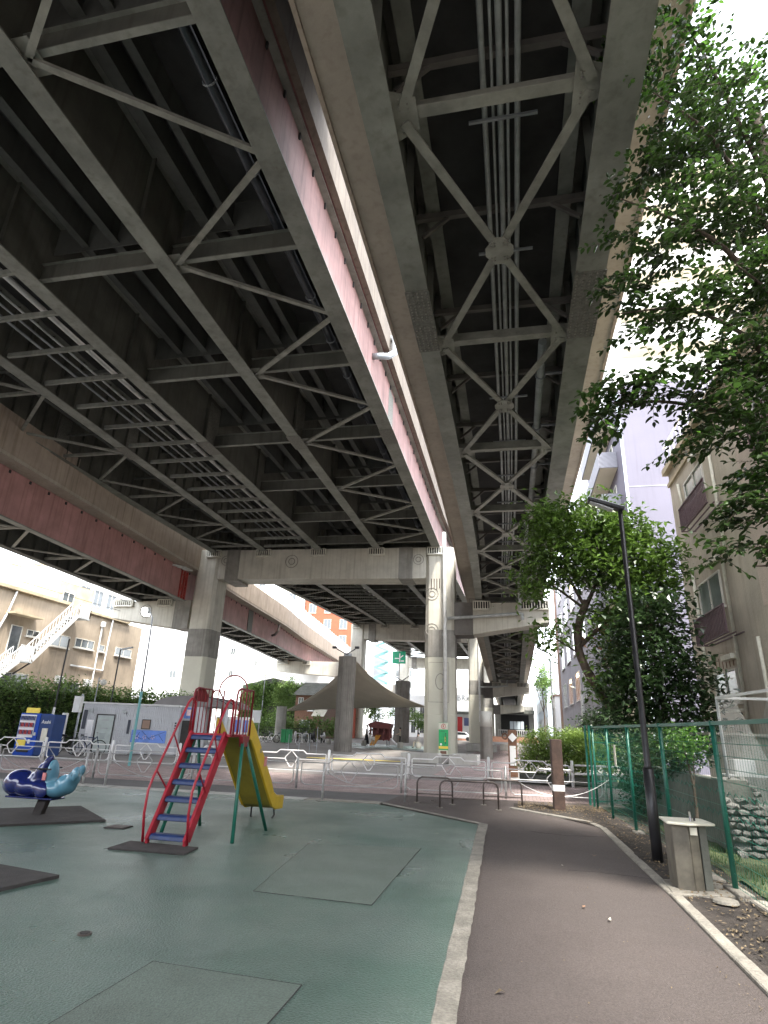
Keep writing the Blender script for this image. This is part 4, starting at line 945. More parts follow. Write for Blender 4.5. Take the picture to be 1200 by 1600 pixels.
# ================================================================== FOLIAGE TOOLS
def leaves(clumps, n, size, droop=.0, asp=.42, up=.4, shell=.55):
    """leaf faces through ellipsoid clumps: (centre, radii)"""
    vs = []; fs = []; vol = [c[1][0] * c[1][1] * c[1][2] for c in clumps]
    tot = sum(v ** .72 for v in vol)
    for (c, r), v in zip(clumps, vol):
        k = int(n * v ** .72 / tot)
        # small twigs clusters inside the clump
        tw = []
        for _ in range(max(3, k // 16)):
            while True:
                p = Vector((random.uniform(-1, 1), random.uniform(-1, 1), random.uniform(-1, 1)))
                if p.length < 1 and p.length > shell * random.random(): break
            tw.append(p)
        for i in range(k):
            p = random.choice(tw); q = Vector((c[0] + p.x * r[0], c[1] + p.y * r[1], c[2] + p.z * r[2]))
            q += Vector((random.gauss(0, 1), random.gauss(0, 1), random.gauss(0, .8))) * size * 1.3
            d = Vector((random.gauss(0, 1), random.gauss(0, 1), random.gauss(-droop, .6))).normalized()
            s = size * random.uniform(.5, 1.35)
            side = d.cross(Vector((random.gauss(0, up), random.gauss(0, up), 1))).normalized() * s * asp
            nn = side.cross(d).normalized() * s * .12
            m_ = len(vs)
            vs += [tuple(q), tuple(q + d * s * .45 + side + nn), tuple(q + d * s), tuple(q + d * s * .45 - side + nn)]
            fs += [(m_, m_ + 1, m_ + 2), (m_, m_ + 2, m_ + 3)]
    return vs, fs
def limb(mb, pts, r0, r1):
    # smooth a little
    P = [Vector(p) for p in pts]; out = []
    for i in range(len(P) - 1):
        for k in range(4):
            t = k / 4; a = P[max(i - 1, 0)]; b = P[i]; c = P[i + 1]; d = P[min(i + 2, len(P) - 1)]
            out.append(.5 * ((2 * b) + (c - a) * t + (2 * a - 5 * b + 4 * c - d) * t * t + (3 * b - a - 3 * c + d) * t ** 3))
    out.append(P[-1]); n = len(out)
    mb.tube(out, [lerp(r0, r1, i / (n - 1)) * random.uniform(.93, 1.07) for i in range(n)], 9)
# ================================================================== TREES
# middle evergreen with the leaning trunk
ta = thing('evergreen_tree', 'round crowned evergreen tree with bent leaning trunk between street lamp and viaduct', 'tree', (4.3, 19.5, 0))
m_ = MB(); limb(m_, [(4.43, 19.49, -0.10), (3.72, 19.49, 1.34), (2.75, 19.49, 2.58), (2.08, 19.49, 3.91), (2.08, 19.49, 4.88), (2.39, 19.49, 5.68)], .17, .11); m_.build('trunk', 'bark', ta, smooth=True)
for pts, r in (([(2.08, 19.49, 4.26), (2.75, 19.31, 4.88), (3.54, 19.14, 5.68), (4.08, 19.05, 6.57)], .08), ([(2.30, 19.49, 5.50), (1.86, 19.31, 6.39), (1.33, 19.23, 7.28)], .06), ([(2.39, 19.49, 5.59), (2.92, 19.67, 6.74), (3.01, 19.76, 7.90)], .07), ([(2.30, 19.49, 5.42), (1.42, 19.14, 6.04), (.8, 18.96, 6.3)], .05), ([(2.08, 19.49, 4.00), (1.42, 19.49, 4.44), (1.15, 19.49, 4.62)], .035)):
    m_ = MB(); limb(m_, pts, r, r * .3); m_.build('branch', 'bark', ta, smooth=True)
random.seed(21)
cla = [((1.51, 19.31, 8.07), (.95, .9, .85)), ((2.57, 19.49, 8.25), (1.1, 1.0, .9)), ((3.46, 19.40, 7.81), (1.0, .9, .8)), ((4.25, 19.31, 7.19), (.95, .9, .85)), ((4.52, 19.23, 6.39), (.75, .8, .7)), ((0.97, 19.14, 6.83), (.8, .7, .6)), ((1.95, 19.23, 6.83), (.9, .8, .6)), ((2.92, 19.23, 6.74), (.9, .8, .7)), ((3.63, 19.23, 6.12), (.9, .8, .75)), ((.66, 18.96, 6.1), (.6, .5, .35)), ((1.20, 19.31, 4.53), (.55, .5, .42)), ((3.90, 19.23, 5.15), (.8, .7, .7)), ((2.84, 19.49, 5.15), (.6, .6, .5)), ((3.19, 19.49, 4.00), (.75, .6, .55)), ((1.68, 20.02, 8.61), (.7, .7, .5)), ((2.84, 19.49, 3.02), (.55, .5, .5))]
o = raw('crown', *leaves(cla, 15000, .22, droop=.25, asp=.24), 'leaf_a', ta)
raw('dry_leaves', *leaves([((2.66, 19.14, 4.53), (.35, .2, .3))], 26, .17, asp=.4), 'leaf_dry', ta)
# dark layered tree
tb_ = thing('layered_tree', 'dark green tree with layered flat sprays just behind the green fence', 'tree', (4.0, 18, 0))
m_ = MB(); limb(m_, [(4.1, 18.1, -.1), (4.0, 18, 1.6), (3.9, 18, 3.4), (3.8, 18, 5.2)], .10, .03); m_.build('trunk', 'bark', tb_, smooth=True)
clb = []
for z in (1.55, 2.05, 2.5, 2.95, 3.4, 3.85, 4.3, 4.8, 5.3):
    k = 1.25 - .5 * abs(z - 2.9) / 2.4
    for a in range(5):
        an = a * 1.256 + z * 2; x, y = 3.85 + math.cos(an) * .75 * k, 17.8 + math.sin(an) * .55 * k
        clb.append(((x, y, z + random.uniform(-.12, .12) - .06), (.65 * k, .5 * k, .07)))
        m_ = MB(); limb(m_, [(3.9, 18, z - .15), (lerp(3.9, x, .6), lerp(18, y, .6), z + .02), (x + math.cos(an) * .3, y + math.sin(an) * .3, z - .05)], .02, .006); m_.build('branch', 'bark', tb_)
raw('crown', *leaves(clb, 7500, .19, droop=.15, asp=.30, up=.3), 'leaf_b', tb_)
# dark shrubs against the fence
for (c, r, n, m, lb, nm, cat) in (((2.75, 15.6, 1.05), (.45, 1.2, .9), 4500, 'leaf_b', 'dark leafy shrub growing through the far part of the green fence', 'dark_shrub', 'shrub'),
                     ((3.15, 13.6, 1.45), (.5, 1.1, .42), 2600, 'leaf_b', 'small leaved shrub on top of the dark garden wall', 'wall_shrub', 'shrub'),
                     ((2.35, 17.6, 2.05), (.75, .9, .28), 2600, 'leaf_b', 'flat dark hedge top arching over the fence end', 'arching_shrub', 'shrub'),
                     ((2.9, 11.9, 1.62), (.35, .5, .26), 700, 'leaf_lime', 'bright green creeper at the fence top near the second post', 'creeper', 'creeper')):
    t = thing(nm, lb, cat, (c[0], c[1], 0))
    m_ = MB(); limb(m_, [(c[0], c[1], 0), (c[0] + .05, c[1], c[2] * .5), (c[0] - .05, c[1], c[2])], .035, .01); limb(m_, [(c[0], c[1], 0.2), (c[0] + .2, c[1] + .3, c[2])], .02, .006); m_.build('stem', 'bark', t)
    raw('foliage', *leaves([(c, r), ((c[0], c[1] + r[1] * .3, c[2] - r[2] * .3), (r[0] * .8, r[1] * .8, r[2]))], n, .075, asp=.34), m, t)
# sunlit bush in its planter
bt = thing('sunlit_bush', 'big bright green bush beyond the white railing at right', 'bush', (1.7, 24, 0))
m_ = MB()
for k in range(9): limb(m_, [(1.7 + random.uniform(-.4, .4), 24.2, .05), (1.7 + random.uniform(-1, 1), 24 + random.uniform(-.5, .5), .8), (1.7 + random.uniform(-1.5, 1.5), 24 + random.uniform(-.6, .6), 1.5)], .025, .008)
m_.build('stem', 'bark', bt)
clc = [((.75, 23.9, 1.15), (.65, .6, .62)), ((1.35, 23.8, 1.35), (.75, .6, .55)), ((2.1, 23.9, 1.2), (.8, .7, .7)), ((2.9, 24.2, 1.35), (.9, .8, .55)), ((1.6, 23.6, .75), (.9, .5, .5)), ((2.6, 23.7, .75), (.8, .5, .5)), ((.6, 24, .7), (.5, .5, .45)), ((3.4, 24.6, 1.0), (.7, .7, .7)), ((2.2, 24.4, 1.6), (.5, .4, .3))]
raw('foliage', *leaves(clc, 17000, .10, droop=.3, asp=.27), 'leaf_bush', bt)
tag(MB().prism([(.1, 23.35), (4.5, 23.6), (4.5, 25.6), (.1, 25.4)], 0, .28).build('planter_kerb', 'concrete_dark', None, bevel=.02), 'low concrete planter kerb under the sunlit bush', 'planter')
# ---- big near tree on the right: trunk off frame, boughs reaching in
random.seed(5)
tc = thing('overhanging_tree', 'tall tree at the right edge, its leafy boughs hanging into the frame', 'tree', (4.35, 8.3, 0))
m_ = MB(); limb(m_, [(4.6, 8.4, -.1), (4.45, 8.3, 1.7), (4.2, 8.2, 3.4), (4.05, 8.1, 5.0), (4.15, 8.0, 6.8), (4.25, 7.9, 9), (4.3, 8.0, 11.5)], .22, .09); m_.build('trunk', 'bark', tc, smooth=True)
bl = [([(4.1, 8.1, 4.9), (3.2, 7.6, 5.5), (2.2, 7.3, 5.75), (1.35, 7.1, 5.7)], .05), ([(4.1, 8.0, 5.6), (3.3, 7.4, 6.6), (2.5, 7.2, 7.1), (1.6, 7.0, 7.0)], .05), ([(4.2, 8.0, 7.0), (3.2, 7.4, 8.2), (2.5, 7.2, 8.7), (1.8, 7.0, 9.0)], .05),
      ([(4.25, 8.0, 8.3), (3.3, 7.3, 10.2), (2.5, 7.1, 11.2)], .05), ([(4.1, 8.2, 4.2), (3.5, 7.6, 4.4), (3.0, 7.3, 4.1)], .04), ([(4.2, 8, 6.4), (3.6, 7.3, 7.2), (3.1, 7, 7.6)], .04), ([(4.3, 8, 9.5), (3.6, 7.4, 11.5), (3.2, 7.2, 12.8)], .05), ([(4.1, 8.1, 3.9), (3.4, 7.4, 3.6), (2.7, 7.1, 3.5)], .03)]
for pts, r in bl:
    m_ = MB(); limb(m_, pts, r, .008); m_.build('bough', 'bark', tc, smooth=True)
cl = [((2.9, 7.3, 12.2), (.9, .8, .8), 1), ((2.15, 7.1, 11.9), (.45, .4, .3), 1), ((3.4, 7.4, 10.6), (.9, .8, .8), 1), ((2.7, 7.2, 9.9), (.5, .5, .3), 1), ((1.95, 7.0, 9.15), (.28, .3, .14), .5), ((3.1, 7.3, 8.9), (.8, .7, .6), 1.1), ((2.35, 7.1, 8.2), (.5, .5, .35), .8), ((3.6, 7.4, 7.6), (.6, .6, .6), 1.3),
      ((2.6, 7.2, 7.2), (.7, .6, .35), 1), ((1.8, 7.1, 7.5), (.35, .3, .4), .7), ((3.3, 7.3, 6.4), (.65, .6, .5), 1.5), ((2.3, 7.1, 5.95), (.7, .5, .24), 1), ((1.5, 7.0, 5.75), (.42, .4, .28), .9), ((1.25, 7.0, 5.45), (.25, .3, .22), .5), ((2.9, 7.2, 5.5), (.6, .5, .42), 1.4), ((3.3, 7.3, 4.7), (.5, .5, .4), 1.3), ((2.25, 7.1, 5.05), (.25, .3, .16), .35), ((2.9, 7.2, 4.2), (.42, .4, .28), .9), ((3.1, 7.2, 3.75), (.35, .3, .2), .6), ((2.55, 7.15, 3.75), (.25, .2, .14), .4), ((4.0, 7.8, 11.5), (.9, .8, 1.0), 1.1), ((4.2, 7.8, 9.2), (.9, .8, .9), 1.1), ((4.2, 7.6, 6.2), (.6, .7, .7), 1), ((1.75, 7.0, 8.3), (.2, .2, .2), .2), ((1.75, 7.0, 6.7), (.25, .25, .14), .2)]
# leaves grow in two rows along short twigs
tw = MB(); LV = []
for (c, r, dens) in cl:
    nt_ = int(76 * dens * (r[0] * r[1] * r[2]) ** .5 * 3.0) + 6
    for _ in range(nt_):
        while True:
            p = Vector((random.uniform(-1, 1), random.uniform(-1, 1), random.uniform(-1, 1)))
            if p.length < 1: break
        q = Vector((c[0] + p.x * r[0], c[1] + p.y * r[1], c[2] + p.z * r[2]))
        d = Vector((-.7 + random.gauss(0, .55), random.gauss(-.2, .5), random.gauss(-.15, .4))).normalized(); L_ = random.uniform(.18, .40)
        e = q + d * L_ + Vector((0, 0, -.12 * L_)); tw.tube([q, (q + e) / 2 + Vector((0, 0, .01)), e], [.0035, .003, .002], 3)
        sd = d.cross(Vector((0, 0, 1))).normalized(); k = int(L_ / .042)
        for i in range(k):
            b_ = q.lerp(e, (i + .6) / k); s_ = 1 if i % 2 else -1
            dd = (sd * s_ * .9 + d * .45 + Vector((0, 0, random.gauss(-.35, .25)))).normalized()
            LV.append((b_, dd, random.uniform(.07, .135)))
        LV.append((e, d, .08))
stuff(tw.build('twigs', 'bark', tc))
def leaf_geo(q, d, s, flip):
    side = d.cross(Vector((flip[0], flip[1], 1))).normalized(); nn = side.cross(d).normalized()
    pr = ((0, 0), (.25, .26), (.55, .29), (.82, .15), (1.0, 0)); V = [q]; 
    L1 = [q + d * s * a + side * s * w + nn * s * .10 * (w > 0) for a, w in pr[1:4]]; L2 = [q + d * s * a - side * s * w + nn * s * .10 * (w > 0) for a, w in pr[1:4]]
    mid = [q + d * s * a for a, w in pr[1:4]]; tip = q + d * s - Vector((0, 0, s * .06))
    vs = [q, *L1, *L2, tip, mid[1]]
    return vs, [(0, 1, 8), (1, 2, 8), (2, 3, 7, 8), (0, 8, 4), (4, 8, 5), (5, 8, 7, 6)]
camp = Vector((0, 0, 1.65)); LV.sort(key=lambda t: (t[0] - camp).length + (0 if t[0].x < 3.2 else 3))
lm = []
for k in range(5):
    vs, fs = leaf_geo(Vector((0, 0, 0)), Vector((1, 0, 0)), 1, (random.gauss(0, .3), random.gauss(0, .3)))
    me = bpy.data.meshes.new('leaf'); me.from_pydata([tuple(v) for v in vs], [], fs); me.materials.append(M['leaf_c'] if k < 4 else M['leaf_lime']); lm.append(me)
off = wloc(tc)
for q, d, s in LV[:300]:
    o = bpy.data.objects.new('leaf', lm[random.randrange(5)] if q.z > 5 else lm[random.randrange(4)]); COL.objects.link(o); o.parent = tc; o.location = q - off
    o.rotation_euler = d.to_track_quat('X', 'Z').to_euler(); o.rotation_euler.rotate_axis('X', random.gauss(0, .5)); o.scale = (s, s, s)
for lim, m in ((0, 'leaf_c'), (1, 'leaf_lime')):
    vs = []; fs = []
    for q, d, s in LV[300:]:
        lime = 1 if (random.random() < (.55 if q.z > 11 else .10 if q.z > 8 else .03)) else 0
        if lime != lim: continue
        a, b_ = leaf_geo(q, d, s, (random.gauss(0, .35), random.gauss(0, .35))); n = len(vs); vs += [tuple(v) for v in a]; fs += [tuple(i + n for i in f) for f in b_]
    raw('foliage', vs, fs, m, tc, stuff=True)
print('near leaves', len(LV))
# ================================================================== BUILDINGS
def window(par, face, c, u0, z0, u1, z1, glass='glass_dark', fr='frame_pale', mull=1, sill=True, d=.06):
    """face 'S' at y=c looking -Y, 'E' at x=c looking +X, 'W' at x=c looking -X"""
    def B(a, b, za, zb, o0, o1):
        if face == 'S': return MB().box(min(a, b), c - o1, za, max(a, b), c - o0, zb)
        if face == 'E': return MB().box(c + o0, min(a, b), za, c + o1, max(a, b), zb)
        return MB().box(c - o1, min(a, b), za, c - o0, max(a, b), zb)
    t = .05; w = MB()
    for (a, b, za, zb) in ((u0, u0 + t, z0, z1), (u1 - t, u1, z0, z1), (u0 + t, u1 - t, z0, z0 + t), (u0 + t, u1 - t, z1 - t, z1)):
        q = B(a, b, za, zb, .002, d); w.add(q.v, q.f)
    for k in range(mull):
        u = lerp(u0, u1, (k + 1) / (mull + 1)); q = B(u - .022, u + .022, z0 + t, z1 - t, .012, d - .01); w.add(q.v, q.f)
    wo_ = w.build('window', fr, par)
    B(u0 + t, u1 - t, z0 + t, z1 - t, .003, .012).build('pane', glass, wo_)
    if sill: B(u0 - .08, u1 + .08, z0 - .09, z0 - .01, .0, d + .09).build('sill', fr, wo_)
    return wo_
def block(name, label, x0, y0, x1, y1, z1, wall, roof=None, z0=-.1, cat='building'):
    t = thing(name, label, cat, ((x0 + x1) / 2, (y0 + y1) / 2, 0))
    MB().box(x0, y0, z0, x1, y1, z1).build('wall', wall, t)
    if roof: MB().box(x0 - .12, y0 - .12, z1 + .002, x1 + .12, y1 + .12, z1 + .28).build('roof', roof, t)
    return t
# ---- left: old tan building with outside stair
tb = thing('tan_building', 'old tan two storey building with outside metal stair at far left', 'building', (-38, 38, 0))
MB().box(-46, 14, -.1, -34, 41.9, 9.75).build('wall', 'tan_wall', tb); MB().box(-46, 41.905, -.1, -34.02, 50.0, 9.6).build('wall', 'tan_wall', tb)
MB().box(-46, 13.9, 9.76, -33.75, 40.2, 9.98).build('roof_edge', 'tan_trim', tb); MB().box(-46, 41.95, 9.61, -33.8, 47.8, 9.8).build('roof_edge', 'tan_trim', tb)
for (u0, z0, u1, z1, k) in ((36.4, 6.9, 37.6, 7.35, 1), (38.85, 6.55, 40.8, 7.45, 1), (41.45, 6.78, 43.7, 7.5, 2), (44.35, 6.8, 45.1, 7.34, 0), (46.6, 6.75, 48.9, 7.45, 1), (40.8, 3.2, 43.0, 4.1, 0), (31.5, 6.8, 33.2, 7.4, 1), (34.5, 3.2, 37.5, 4.3, 1)):
    window(tb, 'E', -34 if u1 < 41.9 else -34.0, u0, z0, u1, z1, mull=k)
window(tb, 'E', -34, 34.95, 5.5, 35.95, 7.45, mull=0, sill=False).name = 'door'
MB().box(-34, 34.2, 8.1, -33.2, 36.9, 8.22).build('canopy', 'tan_trim', tb)
for pts in ([(-33.9, 44.2, 8.9), (-33.9, 44.3, 3.2)], [(-33.9, 45.4, 9.7), (-33.9, 45.3, 5.3), (-33.9, 41.4, 5.35)], [(-33.9, 34.65, 9.9), (-33.9, 34.3, 8.2), (-33.9, 33.5, 6.0)]):
    MB().tube(pts, .07, 6).build('wall_pipe', 'pipe_light', tb)
MB().cyl(-33.85, 44.2, 8.8, 9.2, .2, 8).build('vent_cap', 'pipe_light', tb)
stx = thing('outside_stair', 'white metal outside stair climbing the tan building', 'stair', (-33, 37, 0))
for (a, b) in (((36.0, 5.15), (39.55, 8.9)), ((32.5, 3.0), (34.9, 5.0))):
    for x in (-33.3, -32.6): MB().bar((x, a[0], a[1]), (x, b[0], b[1]), .06, .28).build('stringer', 'pipe_light', stx)
    for x in (-33.3, -32.6):
        MB().bar((x, a[0], a[1] + .95), (x, b[0], b[1] + .95), .05, .05).build('handrail', 'rail_white', stx)
        n = 14
        for q in range(n + 1): y = lerp(a[0], b[0], q / n); z = lerp(a[1], b[1], q / n); MB().box(x - .015, y - .015, z, x + .015, y + .015, z + .95).build('baluster', 'rail_white', stx)
    n = 15
    for q in range(n): y = lerp(a[0], b[0], (q + .5) / n); z = lerp(a[1], b[1], (q + .5) / n); MB().box(-33.26, y - .13, z - .02, -32.64, y + .13, z + .02).build('tread', 'pipe_mid', stx)
for (ya, yb, z) in ((39.55, 40.9, 8.85), (34.8, 36.05, 5.05)):
    MB().box(-33.9, ya, z - .1, -32.6, yb, z).build('landing', 'pipe_mid', stx)
    for (p, q) in (((-32.6, ya), (-32.6, yb)), ((-33.9, yb), (-32.6, yb))):
        MB().bar((*p, z + 1.0), (*q, z + 1.0), .05, .05).build('handrail', 'rail_white', stx)
        for k in range(9): x = lerp(p[0], q[0], k / 8); y = lerp(p[1], q[1], k / 8); MB().box(x - .015, y - .015, z, x + .015, y + .015, z + 1).build('baluster', 'rail_white', stx)
for k in range(2): MB().bar((-33.9, 35 + k, 4.2), (-32.7, 35 + k, 4.95), .08, .08).build('bracket', 'black_paint', stx)
# upper pale building behind it
t = block('pale_building', 'pale washed out building peeping above the tan roof at far left', -60, 52, -44, 62, 16.5, 'white_wall', 'tan_trim')
for k in range(4): window(t, 'E', -44, 52.8 + k * 2.2, 12.8, 54.3 + k * 2.2, 14.6)
pale_ = t
t = block('rooftop_hut', 'tan rooftop hut with pipes on the tan building', -44, 43, -38, 47.5, 12.6, 'tan_trim', None, 9.61)
window(t, 'E', -38, 43.6, 10.5, 45.0, 11.8)
for q_ in (tb, stx, t, pale_): q_.scale = (1.235,) * 3
tb.location = (-46.9, 46.9, -.39); stx.location = (-40.8, 45.7, -.39); t.location = (-50.6, 55.9, -.39); pale_.location = (-64.2, 70.4, -.39)
# hedge behind the toilets
random.seed(11)
hg = thing('tall_hedge', 'long tall hedge, bright on top and dark below, at the far left', 'hedge', (-25, 32, 0))
m_ = MB()
for k in range(26):
    y = 22 + k * .95; limb(m_, [(-25.4, y, 0), (-25.3, y + .1, 1.5), (-25.2, y + .2, 3.0)], .05, .02)
m_.build('stem', 'bark', hg)
MB().box(-26.2, 15, 0, -25.6, 46.5, 2.9).build('inner_mass', 'leaf_b', hg)
cl = [((-25.3 + random.uniform(-.2, .2), 16 + k * 1.1, 2.95 + random.uniform(-.2, .25)), (.9, 1.0, .55)) for k in range(29)] + [((-25.2, 16 + k * 1.4, 1.6), (.5, 1.0, 1.1)) for k in range(22)]
raw('foliage', *leaves(cl, 26000, .16, asp=.36), 'leaf_hedge', hg)
# ---- toilet block
tl = thing('toilet_block', 'low grey ribbed public toilet block with blue picture panels', 'building', (-18.5, 28.5, 0))
a = Vector((-21.1, 27.35, 0)); b = Vector((-16.55, 28.55, 0)); ex = (b - a).normalized(); ey = Vector((-ex.y, ex.x, 0))
P2 = lambda u, v: tuple((a + ex * u + ey * v)[:2]); LW = (b - a).length
MB().prism([P2(0, 0), P2(LW, 0), P2(LW, 3.2), P2(0, 3.2)], 0, 2.25).build('wall', 'shed_wall', tl)
MB().prism([P2(-.06, -.06), P2(LW + .05, -.06), P2(LW + .05, 3.3), P2(-.06, 3.3)], 2.252, 2.33).build('roof_edge', 'pipe_light', tl)
MB().prism([P2(LW + .004, .5), P2(LW + 1.0, .5), P2(LW + 1.0, 3.0), P2(LW + .004, 3.0)], 0, 2.3).build('wall', 'shed_wall', tl)
def on_wall(u0, u1, z0, z1, d0, d1, nm, m, par=tl): return MB().prism([P2(u0, -d1), P2(u1, -d1), P2(u1, -d0), P2(u0, -d0)], z0, z1).build(nm, m, par)
on_wall(.72, 1.62, .03, 1.78, .004, .03, 'door_frame', 'dark_gap'); dr = on_wall(.80, 1.58, .04, 1.72, .031, .05, 'door', 'shed_door')
on_wall(1.02, 1.38, 1.46, 1.54, .051, .056, 'door_plate', 'pipe_mid', dr); on_wall(1.02, 1.38, 1.08, 1.14, .051, .056, 'door_plate', 'pipe_mid', dr)
on_wall(.06, .24, 1.05, 1.95, .004, .02, 'sign_strip', 'letter_dark')
w = on_wall(2.98, 3.42, 1.14, 1.60, .004, .03, 'window', 'dark_gap'); on_wall(3.02, 3.38, 1.18, 1.56, .031, .034, 'pane', 'brown_wall', w)
ps = on_wall(2.55, 4.25, .52, 1.10, .004, .02, 'picture_panel', 'poster_blue')
for cx in (2.85, 3.22, 3.62):
    z = .80; m1 = MB(); m2 = MB()
    for q in range(5): an = q * 1.256 + cx; p = P2(cx + .05 * math.cos(an), -.024); m1.tube([(p[0], p[1], z + .06 * math.sin(an)), (P2(cx + .10 * math.cos(an), -.024)[0], P2(cx + .1 * math.cos(an), -.024)[1], z + .11 * math.sin(an) - .03)], [.022, .012], 5)
    m1.build('blossom', 'poster_pink', ps)
m2 = MB()
for (u0, z0, u1, z1) in ((2.6, .9, 3.1, .68), (3.05, 1.06, 3.5, .66), (3.4, .72, 4.2, 1.06), (3.9, .9, 4.15, .62), (2.75, .6, 2.95, 1.0)): m2.bar((*P2(u0, -.023), z0), (*P2(u1, -.023), z1), .012, .018)
m2.build('branches', 'poster_branch', ps)
on_wall(2.30, 2.42, .9, 1.55, .004, .02, 'sign_strip', 'letter_dark')
for u in (.35, 1.95): t2 = on_wall(u, u + .16, 1.86, 2.02, .0, .14, 'wall_lamp', 'pipe_mid')
p3_ = MB().prism([P2(LW + .18, .42), P2(LW + .62, .42), P2(LW + .62, .45), P2(LW + .18, .45)], 1.72, 2.26).build('picture_panel', 'poster_blue', tl)
MB().prism([P2(LW + .3, .40), P2(LW + .5, .40), P2(LW + .5, .415), P2(LW + .3, .415)], 1.85, 2.15).build('blossom', 'poster_pink', p3_)
MB().prism([P2(LW + .12, .46), P2(LW + .75, .46), P2(LW + .75, .495), P2(LW + .12, .495)], .03, 1.62).build('doorway', 'dark_gap', tl)
for k in range(5): MB().prism([P2(LW - .1, -.03), P2(LW - .02, -.03), P2(LW - .02, -.01), P2(LW - .1, -.01)], .95 + k * .12, 1.03 + k * .12).build('sign_letter', 'letter_dark', tl)
# white partition and arched roof beyond
ar = thing('arched_shelter', 'grey barrel roofed shelter beside the toilet block, behind the slide', 'shelter', (-16, 31, 0))
prof = [(-18.9 + 0, 2.28)] + [(-16.9 - 2.0 * math.cos(t), 2.32 + .55 * math.sin(t)) for t in [math.pi * k / 14 for k in range(15)]] + [(-14.9, 2.28)]
MB().prism_y(prof[1:-1], 29.9, 33.5).build('barrel_roof', 'shed_roof', ar)
for y in (30.6, 31.4, 32.2): MB().tube([(x, y, z + .01) for x, z in prof[1:-1]], .025, 5).build('roof_rib', 'black_paint', ar)
MB().box(-15.7, 31.0, 0, -13.6, 31.15, 1.9).build('white_wall', 'white_wall', ar)
MB().box(-15.3, 30.6, 0, -15.0, 30.95, 2.3).build('pillar', 'shed_wall', ar)
for x in (-14.6, -14.1): MB().box(x, 30.93, 1.15, x + .3, 30.99, 1.75).build('notice', 'poster_blue', ar)
# ---- vending machine
vm = thing('vending_machine', 'blue drinks vending machine with yellow notices behind the railing at left', 'vending machine', (-19.9, 23.2, 0))
MB().box(-20.75, 23.0, 0, -19.75, 23.75, 1.68).build('cabinet', 'vend_blue', vm, bevel=.02)
MB().box(-19.745, 23.02, .02, -19.05, 23.7, 1.66).build('side_cabinet', 'vend_navy', vm, bevel=.02)
MB().box(-20.68, 22.965, .72, -19.93, 22.995, 1.62).build('display_window', 'vend_white', vm)
for r_, (z, m) in enumerate(((1.40, 'can_dark'), (1.13, 'can_red'), (.84, 'can_red'))):
    for q in range(10):
        x = -20.64 + q * .072; MB().cyl(x + .02, 22.945, z, z + .17, .024, 8).build('can', m if q % 3 else 'can_dark', vm)
    MB().box(-20.66, 22.93, z - .035, -19.95, 22.963, z - .012).build('shelf', 'pipe_light', vm)
MB().box(-20.62, 22.96, .38, -20.2, 22.995, .62).build('notice', 'yellow_sign', vm); MB().box(-20.1, 22.96, .48, -20.0, 22.995, .64).build('notice', 'vend_white', vm)
MB().box(-20.5, 22.98, 1.69, -19.85, 23.02, 1.90).build('notice', 'yellow_sign', vm)
MB().box(-19.52, 22.97, .60, -19.25, 22.998, 1.10).build('notice', 'plate_cream', vm); MB().box(-20.55, 22.95, .14, -20.0, 22.995, .26).build('slot', 'dark_gap', vm)
MB().box(-19.90, 22.97, .8, -19.8, 22.996, .92).build('coin_panel', 'pipe_light', vm)
text_obj('Asahi', .20, 'letter', vm, (-19.40, 22.985, 1.35), (R(90), 0, 0), .004)
# ---- poles and lamps at left
def slim_pole(lb, x, y, h, m1, m2, split, globe=None, r=.05, nm='street_lamp', cat='street lamp', head=None):
    t = thing(nm, lb, cat, (x, y, 0))
    MB().cyl(x, y, 0, split, r * 1.2, 10).build('lower_pole', m1, t); MB().cyl(x, y, split + .002, h, r * .8, 10).build('upper_pole', m2, t)
    if head: MB().bar((x, y, h), (x + head[0], y, h + head[1]), .14, .07).build('lamp_head', 'pipe_grey', t)
    return t
slim_pole('slim pole, black above and pale below, left of the toilet block', -22.0, 26.4, 5.3, 'pipe_light', 'black_paint', 2.0, nm='pole', cat='pole')
slim_pole('black lamp with small flat head above the toilet block', -21.9, 30.5, 5.3, 'black_paint', 'black_paint', 2, head=(.75, .12))
t = slim_pole('short lamp with a globe among the hedge top', -22.7, 30.2, 3.7, 'pipe_grey', 'pipe_grey', 1.5, r=.04)
bmg = bmesh.new(); bmesh.ops.create_uvsphere(bmg, u_segments=12, v_segments=8, radius=.17); me = bpy.data.meshes.new('globe'); bmg.to_mesh(me); bmg.free(); me.materials.append(M['frame_pale'])
o = bpy.data.objects.new('globe', me); COL.objects.link(o); o.parent = t; o.location = (.32, 0, 3.45)
MB().bar((-22.7, 30.2, 3.55), (-22.4, 30.2, 3.5), .04, .04).build('bracket', 'pipe_grey', t)
t = thing('street_lamp', 'tall slim lamp with a lit round head in front of the toilet block', 'street lamp', (-13.85, 21.0, 0))
MB().cyl(-13.85, 21.0, 0, 2.6, .05, 10).build('lower_pole', 'teal_paint', t); 
MB().tube([(-13.85, 21, 2.602), (-13.9, 21, 4.8), (-13.93, 21, 5.4), (-14.05, 21, 5.62), (-14.2, 21, 5.68)], [.038, .034, .03, .026, .02], 8).build('upper_pole', 'pipe_grey', t, smooth=True)
MB().cyl(-14.24, 21, 5.55, 5.80, .15, 12).build('lamp_head', 'pipe_mid', t); MB().cyl(-14.24, 21, 5.50, 5.548, .13, 14).cyl(-14.24, 20.84, 5.56, 5.75, .09, 10).build('lit_lens', 'lamp_glow', t)
t = thing('utility_box', 'pale utility cylinder and box on a post right of the vending machine', 'utility box', (-19.85, 24.6, 0))
